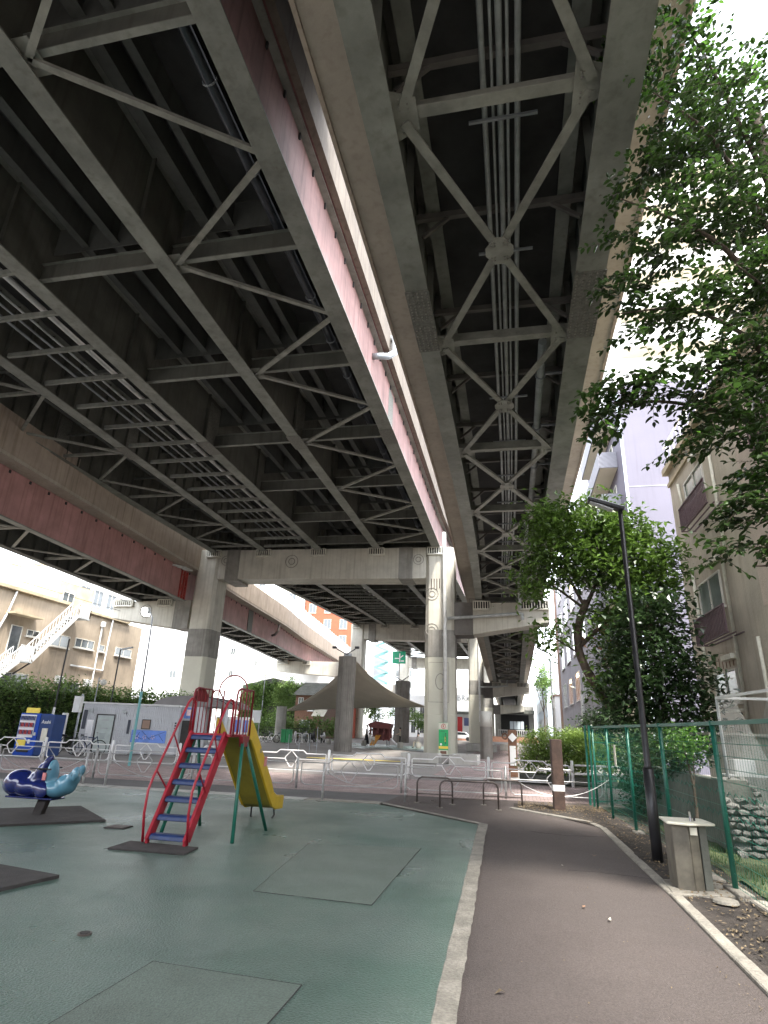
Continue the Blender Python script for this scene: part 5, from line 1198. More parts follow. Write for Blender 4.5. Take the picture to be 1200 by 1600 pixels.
MB().cyl(-19.85, 24.6, .1, 1.75, .13, 12).build('cylinder', 'pipe_light', t); MB().box(-19.80, 24.9, 1.8, -19.45, 25.1, 2.5).build('box', 'pipe_light', t); MB().cyl(-19.63, 25.2, 0, 2.6, .05, 8).build('post', 'pipe_grey', t)
MB().box(-18.75, 24.7, .8, -18.45, 24.73, 1.5).build('notice', 'vend_white', t); MB().cyl(-18.60, 24.75, 0, .8, .02, 6).build('post', 'pipe_light', t)
# bicycles
def bicycle(lb, x, y, ang, col='black_paint', grp=None):
    t = thing('bicycle', lb, 'bicycle', (x, y, 0), grp); c, s = math.cos(ang), math.sin(ang)
    P = lambda u, z, v=0: (x + c * u - s * v, y + s * u + c * v, z)
    for u in (-.5, .5):
        MB().tube([P(u + .31 * math.cos(k * math.pi / 10), .33 + .31 * math.sin(k * math.pi / 10)) for k in range(20)], .018, 5, closed=True).build('tyre', 'tyre', t)
        w = MB()
        for k in range(6): an = k * math.pi / 6; w.tube([P(u + .3 * math.cos(an), .33 + .3 * math.sin(an)), P(u - .3 * math.cos(an), .33 - .3 * math.sin(an))], .004, 3)
        w.build('spokes', 'rail_silver', t)
    f = MB(); bb, seat, head, rear, front = P(-.05, .3), P(-.2, .78), P(.36, .8), P(-.5, .33), P(.5, .33)
    for p, q in ((bb, seat), (bb, head), (seat, P(.33, .72)), (rear, bb), (rear, seat), (head, front)): f.tube([p, q], .018, 6)
    f.build('frame', col, t); MB().tube([P(-.33, .82), P(-.1, .83)], [.07, .03], 6).build('saddle', 'black_paint', t)
    MB().tube([P(.30, .98, -.25), P(.36, .97, 0), P(.30, .98, .25)], .014, 6).tube([head, P(.36, .97)], .014, 6).build('handlebar', 'rail_silver', t)
    b_ = MB()
    for k in range(5): z = .72 + k * .05; b_.tube([P(.42, z, -.15), P(.68, z, -.15), P(.68, z, .15), P(.42, z, .15)], .006, 4, closed=True)
    b_.build('basket', 'pipe_grey', t)
bicycle('parked bicycle with basket right of the vending machine', -18.95, 24.0, .3); bicycle('second parked bicycle, nearer the toilet block', -18.9, 25.2, .5, 'slide_blue')
# scooters and bicycles far behind
def scooter(lb, x, y, ang, col):
    t = thing('motor_scooter', lb, 'scooter', (x, y, 0), 'scooters parked in front of the dark house'); c, s = math.cos(ang), math.sin(ang)
    P = lambda u, z, v=0: (x + c * u - s * v, y + s * u + c * v, z)
    for u in (-.6, .6): MB().tube([P(u + .2 * math.cos(k * math.pi / 7), .25 + .2 * math.sin(k * math.pi / 7)) for k in range(14)], .055, 6, closed=True).build('tyre', 'tyre', t)
    MB().tube([P(-.85, .62), P(-.5, .66), P(-.1, .6), P(0, .35), P(.3, .3)], [.08, .17, .16, .14, .08], 8).build('body', col, t, smooth=True)
    MB().tube([P(.3, .3), P(.42, .7), P(.38, .98)], [.12, .16, .07], 8).build('leg_shield', col, t, smooth=True)
    MB().tube([P(-.75, .80), P(-.2, .78)], [.1, .12], 8).build('seat', 'black_paint', t, smooth=True); MB().tube([P(.34, 1.0, -.3), P(.34, 1.03, .3)], .018, 6).build('handlebar', 'black_paint', t)
    MB().tube([P(.6, .3), P(.42, .75)], .03, 6).build('fork', 'pipe_grey', t)
for k, (x, y) in enumerate(((-22.0, 60.4), (-20.9, 60.6), (-19.9, 60.3), (-18.9, 60.7))):
    scooter(['white scooter nearest the green bins', 'grey covered looking scooter second in the row', 'dark scooter third in the row before the house', 'white scooter at the right end of the row'][k], x, y, 1.2 + .15 * k, ['vend_white', 'pipe_mid', 'black_paint', 'vend_white'][k])
for k, (x, y) in enumerate(((-22.1, 53.5), (-21.3, 53.2), (-20.9, 54.4))):
    bicycle(['far bicycle under the white notice board', 'far bicycle left of the green bins', 'far bicycle half behind the green bins'][k], x, y, .9, 'vend_white' if k else 'black_paint', 'far bicycles by the green bins')
for k in range(2):
    t = thing('wheelie_bin', ['left one of the two green bins', 'right one of the two green bins'][k], 'bin', (-20.15 + k * .45, 53, 0), 'green bins')
    MB().box(-20.34 + k * .47, 52.8, .1, -19.92 + k * .47, 53.3, 1.12).build('body', 'bin_green', t, bevel=.02); MB().box(-20.36 + k * .47, 52.75, 1.125, -19.90 + k * .47, 53.35, 1.2).build('lid', 'bin_green', t)
t = thing('pedestal_vase', 'tall pale concrete cylinder with a plant growing from its top', 'planter', (-21.7, 56, 0))
MB().tube([(-21.7, 56, 0), (-21.7, 56, .4), (-21.7, 56, 3.2)], [.62, .5, .48], 16).build('cylinder', 'concrete', t, smooth=True)
raw('foliage', *leaves([((-21.6, 56, 4.0), (.75, .6, .8))], 900, .22), 'far_green', t)
t = thing('notice_board', 'white notice board on posts between slide and ivy', 'notice board', (-21.7, 50, 0))
MB().box(-22.15, 50, 1.65, -21.25, 50.06, 2.65).build('board', 'vend_white', t); MB().box(-22.1, 50.07, 0, -22.02, 50.13, 2.7).build('post', 'pipe_mid', t); MB().box(-21.4, 50.07, 0, -21.32, 50.13, 2.7).build('post', 'pipe_mid', t)
t = thing('hedge_row', 'clipped hedge behind the scooters and bins', 'hedge', (-22, 63.5, 0))
raw('foliage', *leaves([((-27 + k * 1.1, 63.5, 1.3), (.9, .6, 1.1)) for k in range(9)], 5000, .22), 'leaf_hedge', t)
t = thing('park_fence', 'dark railing fence with white hoops in front of the scooters', 'fence', (-20.5, 59, 0))
for q in range(34): x = -24.5 + q * .18; MB().box(x - .015, 59, 0, x + .015, 59.03, 1.25).build('bar', 'black_paint', t)
MB().box(-24.5, 58.98, 1.25, -18.5, 59.05, 1.30).build('rail', 'black_paint', t)
for x in (-20.6, -19.9): MB().tube([(x, 57.5, 0), (x, 57.5, .75), (x + .1, 57.5, .85), (x + .45, 57.5, .85), (x + .55, 57.5, .75), (x + .55, 57.5, 0)], .045, 6).build('hoop', 'rail_white', t)
for k, (x, y, h) in enumerate(((-14.0, 37.8, 1.0), (-13.4, 38.1, 1.0), (-12.8, 38.4, 1.05), (-12.3, 38.3, 1.5))):
    t = thing('hook_post', ['leftmost', 'second', 'third', 'tallest, rightmost'][k] + ' of the four thin hooked posts left of the fluted column', 'post', (x, y, 0), 'thin hooked posts on the plaza')
    MB().tube([(x, y, 0), (x, y, h), (x + .02, y, h + .03)], .022, 6).build('shaft', 'pipe_grey', t); MB().tube([(x, y, .45), (x - .16, y, .42), (x - .18, y, .55)], .018, 5).build('hook', 'pipe_grey', t)
# ---- houses behind on the left and centre
t = thing('white_apartments', 'tall white apartment block with outside stair, left background', 'building', (-58, 110, 0))
MB().box(-96, 105, -.1, -44.6, 118, 19).build('wall', 'white_wall', t)
for (u0, z0, u1, z1) in ((-51.9, 13.4, -51.0, 14.7), (-46.9, 11.4, -46.35, 12.5), (-51.8, 9.6, -51.0, 10.6), (-49, 16.2, -48.2, 17.2), (-60, 5, -58.6, 6.4), (-64, 9, -62.6, 10.4), (-64, 5, -62.6, 6.4)): window(t, 'S', 105, u0, z0, u1, z1)
for k in range(5):
    z = 2 + k * 3.2
    MB().bar((-56.3, 104.2, z), (-53.6, 104.2, z + 1.6), .9, .25).build('stair_flight', 'pipe_light', t); MB().bar((-53.6, 103.2, z + 1.6), (-56.3, 103.2, z + 3.2), .9, .25).build('stair_flight', 'pipe_light', t)
    MB().box(-56.9, 102.7, z + 2.9, -56.2, 104.9, z + 4.2).build('stair_landing', 'pipe_light', t)
t = block('low_white_building', 'low white building in front of the orange one, left background', -44.5, 106, -34, 114, 10.8, 'white_wall'); window(t, 'S', 106, -41, 7.5, -40.2, 8.6); window(t, 'S', 106, -38, 7.5, -37.2, 8.6)
t = block('orange_building', 'orange building with grey windows rising behind the low white one', -50.3, 118, -42, 128, 16.5, 'orange_wall')
for (u0, z0) in ((-49.8, 12.4), (-47.7, 12.7), (-45.6, 12.7), (-49.8, 9.2), (-47.7, 9.2)): window(t, 'S', 118, u0, z0, u0 + 1.0, z0 + 1.25)
iv = thing('ivy_house', 'gabled house completely covered with bright ivy', 'house', (-33, 82, 0))
MB().prism_y([(-37.6, 0), (-28.6, 0), (-28.6, 6.6), (-33.1, 7.7), (-37.6, 6.6)], 81, 90).build('wall', 'concrete_dark', iv)
cl = [((random.uniform(-37.5, -28.7), 80.8, random.uniform(.6, 7.0)), (.8, .25, .8)) for _ in range(80)]
cl = [c for c in cl if c[0][2] < 7.6 - abs(c[0][0] + 33.1) * .25]
raw('ivy', *leaves(cl, 16000, .26, asp=.45), 'far_green', iv); MB().box(-34.1, 80.3, 2.5, -34.0, 80.4, 8.3).build('pipe', 'pipe_grey', iv)
dh = thing('dark_house', 'old dark wooden house with shutters right of the ivy', 'house', (-26.5, 80, 0))
MB().box(-28.4, 78, 0, -25.0, 86, 5.4).build('wall', 'wood_brown', dh); MB().prism_x([(77.3, 5.3), (87, 5.3), (82, 7.2)], -28.7, -24.6).build('roof', 'concrete_dark', dh)
for (u0, z0, u1, z1) in ((-28.0, 3.6, -27.3, 5.0), (-26.6, 3.4, -25.6, 4.4), (-27.6, .8, -26.2, 2.2)): window(dh, 'S', 78, u0, z0, u1, z1, 'glass_green', 'vend_white')
MB().prism_x([(76.6, 2.8), (78, 3.6), (78, 3.5), (76.6, 2.7)], -25.6, -23.9).build('awning', 'plate_cream', dh)
t = block('orange_shop', 'orange rendered building left of the fluted column', -28.3, 88, -24.4, 96, 7.0, 'orange_wall'); window(t, 'S', 88, -27.6, 5.0, -26.9, 6.2)
t = block('cream_block', 'cream apartment block seen above the side viaduct', -84, 150, -54.5, 165, 47, 'cream_wall')
for i in range(6):
    for j in range(5): window(t, 'S', 150, -82 + i * 4.6, 24 + j * 4.4, -80 + i * 4.6, 26.4 + j * 4.4)
t = block('orange_tower', 'orange apartment tower behind the noise barrier', -54, 150, -40, 162, 38, 'orange_wall')
for i in range(3):
    for j in range(6): window(t, 'S', 150, -53 + i * 4.4, 13 + j * 4.2, -51 + i * 4.4, 15.5 + j * 4.2)
t = block('grey_tower', 'grey blue office block with teal outside stair in the far centre', -40, 172, -27, 184, 30, 'bluewhite_wall')
for k in range(5): MB().bar((-39, 170.8, 12 + k * 3), (-35, 170.8, 13.5 + k * 3), .6, .5).build('stair_flight', 'teal_paint', t); MB().bar((-35, 170.2, 13.5 + k * 3), (-39, 170.2, 15 + k * 3), .6, .5).build('stair_flight', 'teal_paint', t)
for i in range(2):
    for j in range(7): window(t, 'S', 172, -33 + i * 2.8, 6 + j * 3.2, -31.2 + i * 2.8, 7.8 + j * 3.2)
t = block('white_offices', 'white office block with tall windows just left of the main pier', -26, 140, -17.5, 152, 9, 'white_wall')
for i in range(4):
    for j in range(2): window(t, 'S', 140, -25 + i * 2.0, .8 + j * 3.2, -24 + i * 2.0, 3.2 + j * 3.2)
t = block('white_sign_building', 'white building with big dark letters right of the main pier', -18, 152, -8.5, 165, 11.5, 'white_wall')
text_obj('IBRK', 1.9, 'pipe_grey', t, (-12.2, 151.9, 9.2), (R(90), 0, 0), .05)
MB().box(-16, 150.6, 5.4, -8.6, 151.9, 6.0).build('canopy', 'concrete_dark', t); MB().box(-14.2, 151.8, .8, -12.4, 151.95, 4.8).build('shop_window', 'can_red', t); MB().box(-12, 151.8, 2.8, -9, 151.95, 4.6).build('shop_sign', 'can_dark', t); window(t, 'S', 152, -17, 1, -15, 4)
t = block('tile_wall', 'low orange tiled wall far under the viaduct', -14, 118, 4, 118.5, .9, 'tile_orange', cat='wall')
# far elevated building under the right viaduct
t = thing('far_station', 'dim structure with pale blue windows at the far end of the narrow viaduct', 'building', (0, 140, 0))
MB().box(-4.6, 150, 0, 4.5, 165, 7.6).build('wall', 'concrete', t); MB().box(-3.2, 149.8, 1.2, 3.2, 149.95, 5.6).build('opening', 'dark_void', t); MB().box(-4.6, 147, 5.8, 4.6, 149.7, 6.6).build('canopy', 'concrete_dark', t)
for q in range(4): MB().box(-1.1 + q * .8, 146, 2.4, -.4 + q * .8, 146.1, 4.1).build('pane', 'bluewhite_wall', t)
for q in range(16): MB().box(-3.6 + q * .45, 141, .9, -3.5 + q * .45, 141.05, 2.1).build('baluster', 'rail_white', t)
MB().box(-3.7, 141, 2.05, 3.6, 141.06, 2.2).build('rail', 'rail_white', t)
# cars far off
def car(lb, x, y, m, ang=0):
    t = thing('parked_car', lb, 'car', (x, y, 0)); 
    MB().prism_y([(x - 2.1, .35), (x + 2.1, .35), (x + 2.15, .8), (x + 1.5, .95), (x + .9, 1.45), (x - 1.2, 1.5), (x - 1.9, .95), (x - 2.15, .85)], y, y + 1.6).build('body', m, t, bevel=.06)
    MB().prism_y([(x + 1.3, .97), (x + .82, 1.38), (x - 1.1, 1.42), (x - 1.6, .97)], y - .01, y + 1.61).build('windows', 'glass_dark', t)
    for u in (-1.3, 1.3):
        MB().tube([(x + u, y - .03, .33), (x + u, y + .2, .33)], .33, 16).build('wheel', 'tyre', t)
car('white car parked far right of the main pier', -9.4, 110, 'car_white'); car('second white car far under the viaducts', -14.2, 113, 'car_white'); car('white van like car far behind the play house', -26, 118, 'car_white')
# ---- road sign
t = thing('road_sign', 'green expressway direction sign above the far barrier', 'road sign', (-22.5, 120, 0))
MB().box(-23.8, 120, 13.9, -21.1, 120.12, 16.3).build('board', 'road_sign_green', t); MB().cyl(-22.4, 120.3, 0, 16.2, .15, 8).build('post', 'pipe_mid', t)
g = MB().bar((-22.3, 119.97, 14.2), (-22.3, 119.97, 15.9), .22, .02, (0, 1, 0)).bar((-22.3, 119.97, 15.0), (-21.6, 119.97, 15.5), .2, .02, (0, 1, 0)).bar((-22.3, 119.97, 14.9), (-23.3, 119.97, 14.9), .2, .02, (0, 1, 0)).bar((-22.1, 119.97, 14.4), (-21.4, 119.97, 14.4), .25, .02, (0, 1, 0)); g.build('arrow', 'letter', t)
# ================================================================== RIGHT SIDE BUILDINGS
rb = thing('old_tan_flats', 'weathered tan rendered flats with purple window grilles at right', 'building', (10, 12, 0))
MB().box(6.5, 9, -.1, 15, 23.9, 11.75).build('wall', 'tan_old', rb); MB().box(6.502, 9, 5.0, 6.49, 17.0, 11.7).build('rough_panel', 'tan_pink', rb)
MB().box(6.3, 8.9, 11.755, 15.1, 24.05, 12.0).build('roof_edge', 'tan_trim', rb); MB().box(6.42, 9, 11.2, 6.495, 23.95, 11.35).build('cornice', 'tan_trim', rb)
for k in range(24): MB().box(6.45, 12 + k * .5, 12.0, 6.48, 12.03 + k * .5, 12.95).build('roof_baluster', 'rail_white', rb)
MB().box(6.44, 12, 12.95, 6.49, 24, 13.0).build('roof_rail', 'rail_white', rb)
for (u0, z0, u1, z1, gr_) in ((19.8, 9.55, 22.0, 10.55, 1), (19.8, 5.6, 22.1, 6.72, 1), (19.7, 2.75, 21.8, 3.7, 0), (13.2, 9.5, 15.4, 10.6, 1), (13.2, 5.6, 15.4, 6.7, 1)):
    window(rb, 'W', 6.5, u0, z0, u1, z1, 'glass_green', mull=1)
    if gr_:
        z = z0 - 1.05; ya, yb_ = u0 - 1.3, u1 - .6
        gq = MB().box(6.0, ya, z, 6.06, yb_, z + .03).box(6.2, ya, z, 6.24, yb_, z + .03).box(6.4, ya, z, 6.45, yb_, z + .03).build('window_grille', 'purple_rail', rb)
        n = int((yb_ - ya) / .13)
        for q in range(n + 1): y = lerp(ya, yb_, q / n); MB().box(5.99, y - .012, z + .03, 6.02, y + .012, z + .80).build('bar', 'purple_rail', gq)
        for zz in (z + .8,): MB().box(5.98, ya, zz, 6.03, yb_, zz + .04).build('rail', 'purple_rail', gq)
        MB().box(5.99, yb_, z + .80, 6.48, yb_ + .03, z + .84).box(5.99, yb_, z, 6.48, yb_ + .03, z + .03).box(6.2, yb_, z + .03, 6.23, yb_ + .02, z + .8).build('side', 'purple_rail', gq)
    MB().box(6.30, u0 - .2, z1 + .25, 6.49, u1 - 1.4, z1 + .40).build('vent_hood', 'plate_cream', rb)
for pts in ([(6.44, 18.9, 11.1), (6.44, 18.9, 7.0), (6.42, 19.2, 6.9), (6.44, 19.4, 0)], [(6.44, 22.4, 7.4), (6.44, 22.4, .0)], [(6.44, 22.6, 10.8), (6.44, 22.4, 9.6)], [(6.44, 17.6, 4.3), (6.44, 17.6, 0)], [(6.44, 22.8, 2.55), (6.44, 19.4, 2.5)]):
    MB().tube(pts, .05, 8).build('wall_pipe', 'plate_cream', rb, smooth=True)
for k in range(6): MB().box(6.484, 19.9 + k * .32, 3.78, 6.4985, 19.93 + k * .32, 3.9 + random.uniform(.1, .45)).build('rust_streak', 'wood_brown', rb)
# lavender walled block
lb_ = thing('lavender_building', 'tall building whose blank lavender side wall faces the camera', 'building', (13, 44, 0))
MB().box(7.3, 36, -.1, 22, 52, 23.5).build('wall', 'lavender', lb_)
for z in (5.4, 10.8, 16.2): MB().box(7.28, 35.98, z, 22, 35.996, z + .03).build('panel_joint', 'pipe_mid', lb_)
MB().box(7.24, 35.94, 0, 7.40, 35.999, 23.5).build('corner_strip', 'bluewhite_wall', lb_)
for k in range(7):
    z = 3.4 + k * 3.0
    f_ = MB().box(6.2, 38, z, 7.295, 47, z + .14).build('balcony', 'cream_wall', lb_)
    MB().box(6.12, 37.9, z + .02, 6.195, 47.1, z + 1.15).build('balcony_front', 'balcony_grey', f_); MB().box(6.2, 37.9, z + .02, 7.29, 37.98, z + 1.15).build('balcony_side', 'balcony_grey', f_)
    window(lb_, 'W', 7.3, 39, z + .3, 41, z + 2.2, 'glass_green', sill=False); window(lb_, 'W', 7.3, 43, z + .3, 45.4, z + 2.2, 'glass_green', sill=False)
MB().box(7.2, 36.2, 0, 7.29, 51.9, 3.3).build('ground_wall', 'cream_wall', lb_)
# tall white block behind with balconies facing the camera
tw_ = thing('white_tower', 'very tall white apartment tower with cream balcony undersides, top right', 'building', (20, 56, 0))
MB().box(10.6, 53, -.1, 32, 68, 62).build('wall', 'white_wall', tw_)
for k in range(9):
    z = 23.9 + k * 4.3
    f_ = MB().box(11.6, 51.2, z, 26, 52.995, z + .16).build('balcony', 'cream_wall', tw_); MB().box(11.6, 51.12, z, 26, 51.195, z + 1.2).build('balcony_front', 'white_wall', f_)
    window(tw_, 'S', 53, 13, z + .3, 16, z + 2.3, sill=False); window(tw_, 'S', 53, 19, z + .3, 22, z + 2.3, sill=False)
# purple grey building with lit windows
pb = thing('purple_grey_building', 'purple grey building with warmly lit windows behind the leaning tree', 'building', (12, 75, 0))
MB().box(7.0, 56, -.1, 18, 96, 24).build('wall', 'grey_wall', pb); MB().box(6.75, 95.2, 0, 6.995, 96.4, 24.5).build('corner_pilaster', 'brown_wall', pb)
for j, z in enumerate((5.2, 10.2, 15.1, 19.6)):
    for y in (60, 68, 77, 86):
        lit = (j == 0 and y == 68) or (j == 2 and y == 68) or (j == 0 and y == 77)
        window(pb, 'W', 7.0, y, z, y + 5, z + 3.0, 'glass_warm' if lit else 'glass_dark', 'pipe_light', mull=2)
        if lit: MB().box(6.94, y + 1.5, z + 2.5, 6.985, y + 3, z + 2.8).build('lit_lamp', 'lamp_warm', pb)
MB().tube([(6.85, 66, 0), (6.85, 66, 5.6)], .18, 8).build('wall_pipe', 'pipe_light', pb)
t = block('pale_blue_building', 'narrow pale blue grey building far behind the second street lamp', 6.0, 118, 16, 180, 15, 'bluewhite_wall')
for k in range(6):
    for j in range(3): window(t, 'W', 6.0, 121 + k * 9, 2.5 + j * 4, 124 + k * 9, 4.6 + j * 4)
t = block('small_white_house', 'small white house with lattice window between pale blue and purple buildings', 6.2, 99, 9.5, 108, 7.2, 'white_wall', 'brown_wall'); window(t, 'W', 6.2, 100.5, 3.0, 104, 5.6, mull=3)
# flats on the near right and the street side behind the camera
t = block('shading_flats', 'row of flats added outside the view at right to shade the path', 8.5, -40, 20, 5, 16, 'tan_old', 'tan_trim')  # unseen block added to keep the sun off the path
for k in range(6): window(t, 'W', 8.5, -32 + k * 6, 5, -30 + k * 6, 6.5)
t = block('row_behind', 'street front of flats behind the camera', -50, -60, 24, -46, 18, 'grey_wall')
for k in range(12): window(t, 'S', -60, -46 + k * 5.5, 5, -44 + k * 5.5, 7)
t = block('west_row', 'street front left of the playground, outside the view', -58, -40, -46, 10, 11, 'tan_wall', 'tan_trim')
# far trees
random.seed(33)
def simple_tree(lb, x, y, h, r, n=1500, m='far_green', sz=.3):
    t = thing('street_tree', lb, 'tree', (x, y, 0)); m_ = MB(); limb(m_, [(x, y, 0), (x + .1, y, h * .3), (x - .1, y, h * .7)], .18, .06); limb(m_, [(x, y, h * .35), (x + r * .4, y, h * .6)], .08, .03); limb(m_, [(x, y, h * .35), (x - r * .4, y, h * .62)], .08, .03); m_.build('trunk', 'bark', t, smooth=True)
    raw('crown', *leaves([((x + random.uniform(-.5, .5) * r, y + random.uniform(-.5, .5) * r, h * random.uniform(.5, .92)), (r * .55, r * .55, r * .42)) for _ in range(8)], n, sz), m, t)
simple_tree('dark round tree behind the red play house', -22.5, 100, 6.5, 2.6, 2200, 'leaf_hedge'); simple_tree('bright green tree behind the play house, right of the dark one', -19.6, 108, 5.5, 2.2, 1600)
simple_tree('small bright tree left of the far round column', -17.2, 112, 4.6, 1.6, 1200); simple_tree('tall thin green tree past the far end of the narrow viaduct', 5.0, 112, 15, 2.6, 2600)
simple_tree('green tree beyond the park, left of the far round column', -26.5, 96, 5.0, 2.4, 1500, 'leaf_hedge')

# overhead wires at the left
for k, (z, dz) in enumerate(((11.8, .5), (12.6, .7), (10.9, .4))):
    tag(MB().tube([(-33.5 - k * .3, lerp(8, 62, q / 16), z - dz * 4 * (q / 16) * (1 - q / 16)) for q in range(17)], .022, 5).build('overhead_wire', 'black_paint'), ['middle', 'highest', 'lowest'][k] + ' of the three overhead wires before the tan building', 'wire')
for k, (y, z) in enumerate(((49.5, 4.4), (53.5, 4.4))):
    t = thing('air_conditioner', ['left', 'right'][k] + ' one of two air conditioner boxes on the tan wall above the hedge', 'air conditioner', (-41.6, y, z))
    MB().box(-41.95, y, z, -41.6, y + .9, z + .7).build('case', 'pipe_light', t, bevel=.02); ring(MB(), (-41.59, y + .35, z + .35), .24, .02, 14, 'x').build('fan_guard', 'pipe_grey', t)
# ================================================================== PLAZA THINGS
def fluted(lb, x, y, r, h, m='concrete_fluted', z_smooth=None):
    t = thing('fluted_column', lb, 'column', (x, y, 0)); n = 24; poly = []
    for k in range(n):
        a0 = 2 * math.pi * k / n
        for f, rr in ((.0, r), (.55, r), (.62, r * .93), (.93, r * .93)): a_ = a0 + f * 2 * math.pi / n; poly.append((x + rr * math.cos(a_), y + rr * math.sin(a_)))
    MB().prism(poly, -.05, z_smooth or h).build('shaft', m, t)
    if z_smooth: MB().cyl(x, y, z_smooth + .002, h, r * 1.0, 24).build('upper_drum', 'concrete', t, smooth=True)
    return t
fc = fluted('thick fluted concrete column holding the shade sail', -11.9, 43.0, .64, 6.45)
MB().cyl(-11.9, 43, 6.452, 6.7, .3, 12).build('cap', 'pipe_grey', fc)
for dx in (-1, 1): MB().bar((-11.9, 42.7, 6.6), (-11.9 + dx * .7, 42.4, 6.95), .06, .06).build('spotlight_arm', 'black_paint', fc); MB().cbox((-11.9 + dx * .85, 42.35, 7.05), .3, .2, .16, 0, 0).build('spotlight', 'black_paint', fc)
f2 = fluted('short dark fluted column with smooth drum on top, near the signpost', -1.85, 41.5, .40, 2.9, z_smooth=1.95)
f3 = fluted('far thick fluted column right of the play house', -14.0, 78, .95, 7.4)
for dx in (-1, 1): MB().bar((-14, 77.5, 7.4), (-14 + dx * 1.0, 77, 8.0), .08, .08).build('spotlight_arm', 'black_paint', f3)
# shade sail
P1, P2_, P3_ = Vector((-11.5, 43.4, 6.35)), Vector((-23.0, 60, 2.85)), Vector((-6.9, 50.5, 3.35))
vs = []; fs = []; idx = {}; n = 18
for i in range(n + 1):
    for j in range(n + 1 - i):
        a_, b_ = i / n, j / n; c_ = 1 - a_ - b_; p = P1 * c_ + P2_ * a_ + P3_ * b_
        ctr = (P1 + P2_ + P3_) / 3
        # concave edges: pull every edge towards the centre
        pull = .42 * (a_ * c_ * (1 - b_) ** 2 + b_ * c_ * (1 - a_) ** 2) + .16 * a_ * b_ * (1 - c_) ** 2
        p = p.lerp(ctr, pull); p.z -= .9 * a_ * c_ + 1.2 * b_ * c_ - .15 * a_ * b_
        idx[(i, j)] = len(vs); vs.append(tuple(p))
for i in range(n):
    for j in range(n - i):
        fs.append((idx[(i, j)], idx[(i + 1, j)], idx[(i, j + 1)]))
        if j < n - i - 1: fs.append((idx[(i + 1, j)], idx[(i + 1, j + 1)], idx[(i, j + 1)]))
ss = thing('shade_sail', 'beige triangular shade sail stretched from the fluted column', 'shade sail', (-13, 50, 0))
o = raw('cloth', vs, fs, 'sail', ss)
for p in o.data.polygons: p.use_smooth = True
sd_ = o.modifiers.new('thick', 'SOLIDIFY'); sd_.thickness = .02
MB().tube([P1, (-11.7, 43.2, 6.45)], .02, 6).build('corner_cable', 'pipe_grey', ss); MB().tube([P3_, (-6.6, 50, 3.5), (-6.4, 48.7, 3.6)], .02, 6).build('corner_cable', 'pipe_grey', ss)
MB().cyl(-23.2, 60.2, 0, 3.0, .08, 8).build('corner_mast', 'pipe_mid', ss)
# planters round the pier
for (x0, x1, y0, y1, lb) in ((-5.95, -3.95, 33, 34.4, 'closed concrete planter block left of the green signboard'), (-3.4, -1.95, 33, 35.6, 'open concrete planter box right of the green signboard')):
    t = thing('concrete_planter', lb, 'planter', ((x0 + x1) / 2, y0, 0))
    MB().box(x0, y0, 0, x1, y0 + .14, .46).box(x0, y1 - .14, 0, x1, y1, .46).box(x0, y0 + .141, 0, x0 + .14, y1 - .141, .46).box(x1 - .14, y0 + .141, 0, x1, y1 - .141, .46).build('wall', 'concrete', t)
    MB().box(x0 + .141, y0 + .142, .05, x1 - .141, y1 - .142, .30).build('soil', 'soil', t)
for (x, y, lb) in ((-2.9, 55, 'low concrete block far behind the open planter'), (-.2, 62, 'far concrete block with dark slot along the brick footpath')):
    tag(MB().box(x - 1.3, y, 0, x + 1.3, y + 1.2, .6).build('concrete_block', 'concrete', None, bevel=.03), lb, 'planter')
# green park signboard
t = thing('green_signboard', 'tall green park rules signboard with yellow band leaning on the pier', 'sign', (-5.1, 45.4, 0))
MB().box(-5.42, 45.4, .0, -4.74, 45.5, 2.15).build('board', 'sign_green', t); MB().box(-5.42, 45.385, 1.68, -4.74, 45.399, 2.13).build('head_panel', 'plate_cream', t); MB().box(-5.42, 45.385, .38, -4.74, 45.399, .56).build('yellow_band', 'yellow_sign', t)
MB().box(-5.42, 45.385, .0, -4.74, 45.399, .30).build('foot_panel', 'plate_cream', t)
m_ = MB(); ring(m_, (-5.08, 45.38, 1.9), .15, .02, 18); m_.bar((-5.08, 45.38, 1.82), (-5.08, 45.38, 1.98), .06, .02); m_.build('emblem', 'can_red', t)
MB().tube([(-5.25, 45.385, .68), (-5.25, 45.37, .68)], .08, 12).build('round_mark', 'letter', t)
for (x, z0, z1, m) in ((-4.92, .75, 1.45, 'letter_dark'), (-5.08, .95, 1.35, 'bin_green'), (-4.95, .85, 1.2, 'yellow_sign')):
    k = z1
    while k > z0: MB().box(x - .04, 45.386, k - .07, x + .04, 45.399, k - .015).build('lettering', m, t); k -= .095
MB().box(-5.3, 45.386, 1.52, -4.95, 45.399, 1.6).build('lettering', 'bin_green', t); MB().box(-5.30, 45.38, .04, -4.86, 45.384, .24).build('picture', 'wood_brown', t)
# wooden signpost with diamond
t = thing('wooden_signpost', 'brown wooden signpost with a white diamond and white strip', 'signpost', (-.12, 26, 0))
MB().box(-.30, 26, 0, .05, 26.12, 1.75).build('post', 'wood_brown', t, bevel=.01); MB().box(-.24, 25.985, .42, -.0, 25.999, 1.15).build('white_strip', 'vend_white', t)
MB().cbox((-.12, 25.98, 1.47), .22, .02, .22).build('diamond', 'vend_white', t).rotation_euler = (0, 0, 0)
o = [c for c in t.children if c.name.startswith('diamond')][0]
for v in o.data.vertices: x, z = v.co.x - 0, v.co.z - 1.47; v.co.x, v.co.z = (x - z) * .8, 1.47 + (x + z) * .8
ring(MB(), (-.42, 26.05, 1.5), .10, .035, 14).build('round_mark', 'wood_brown', t); 
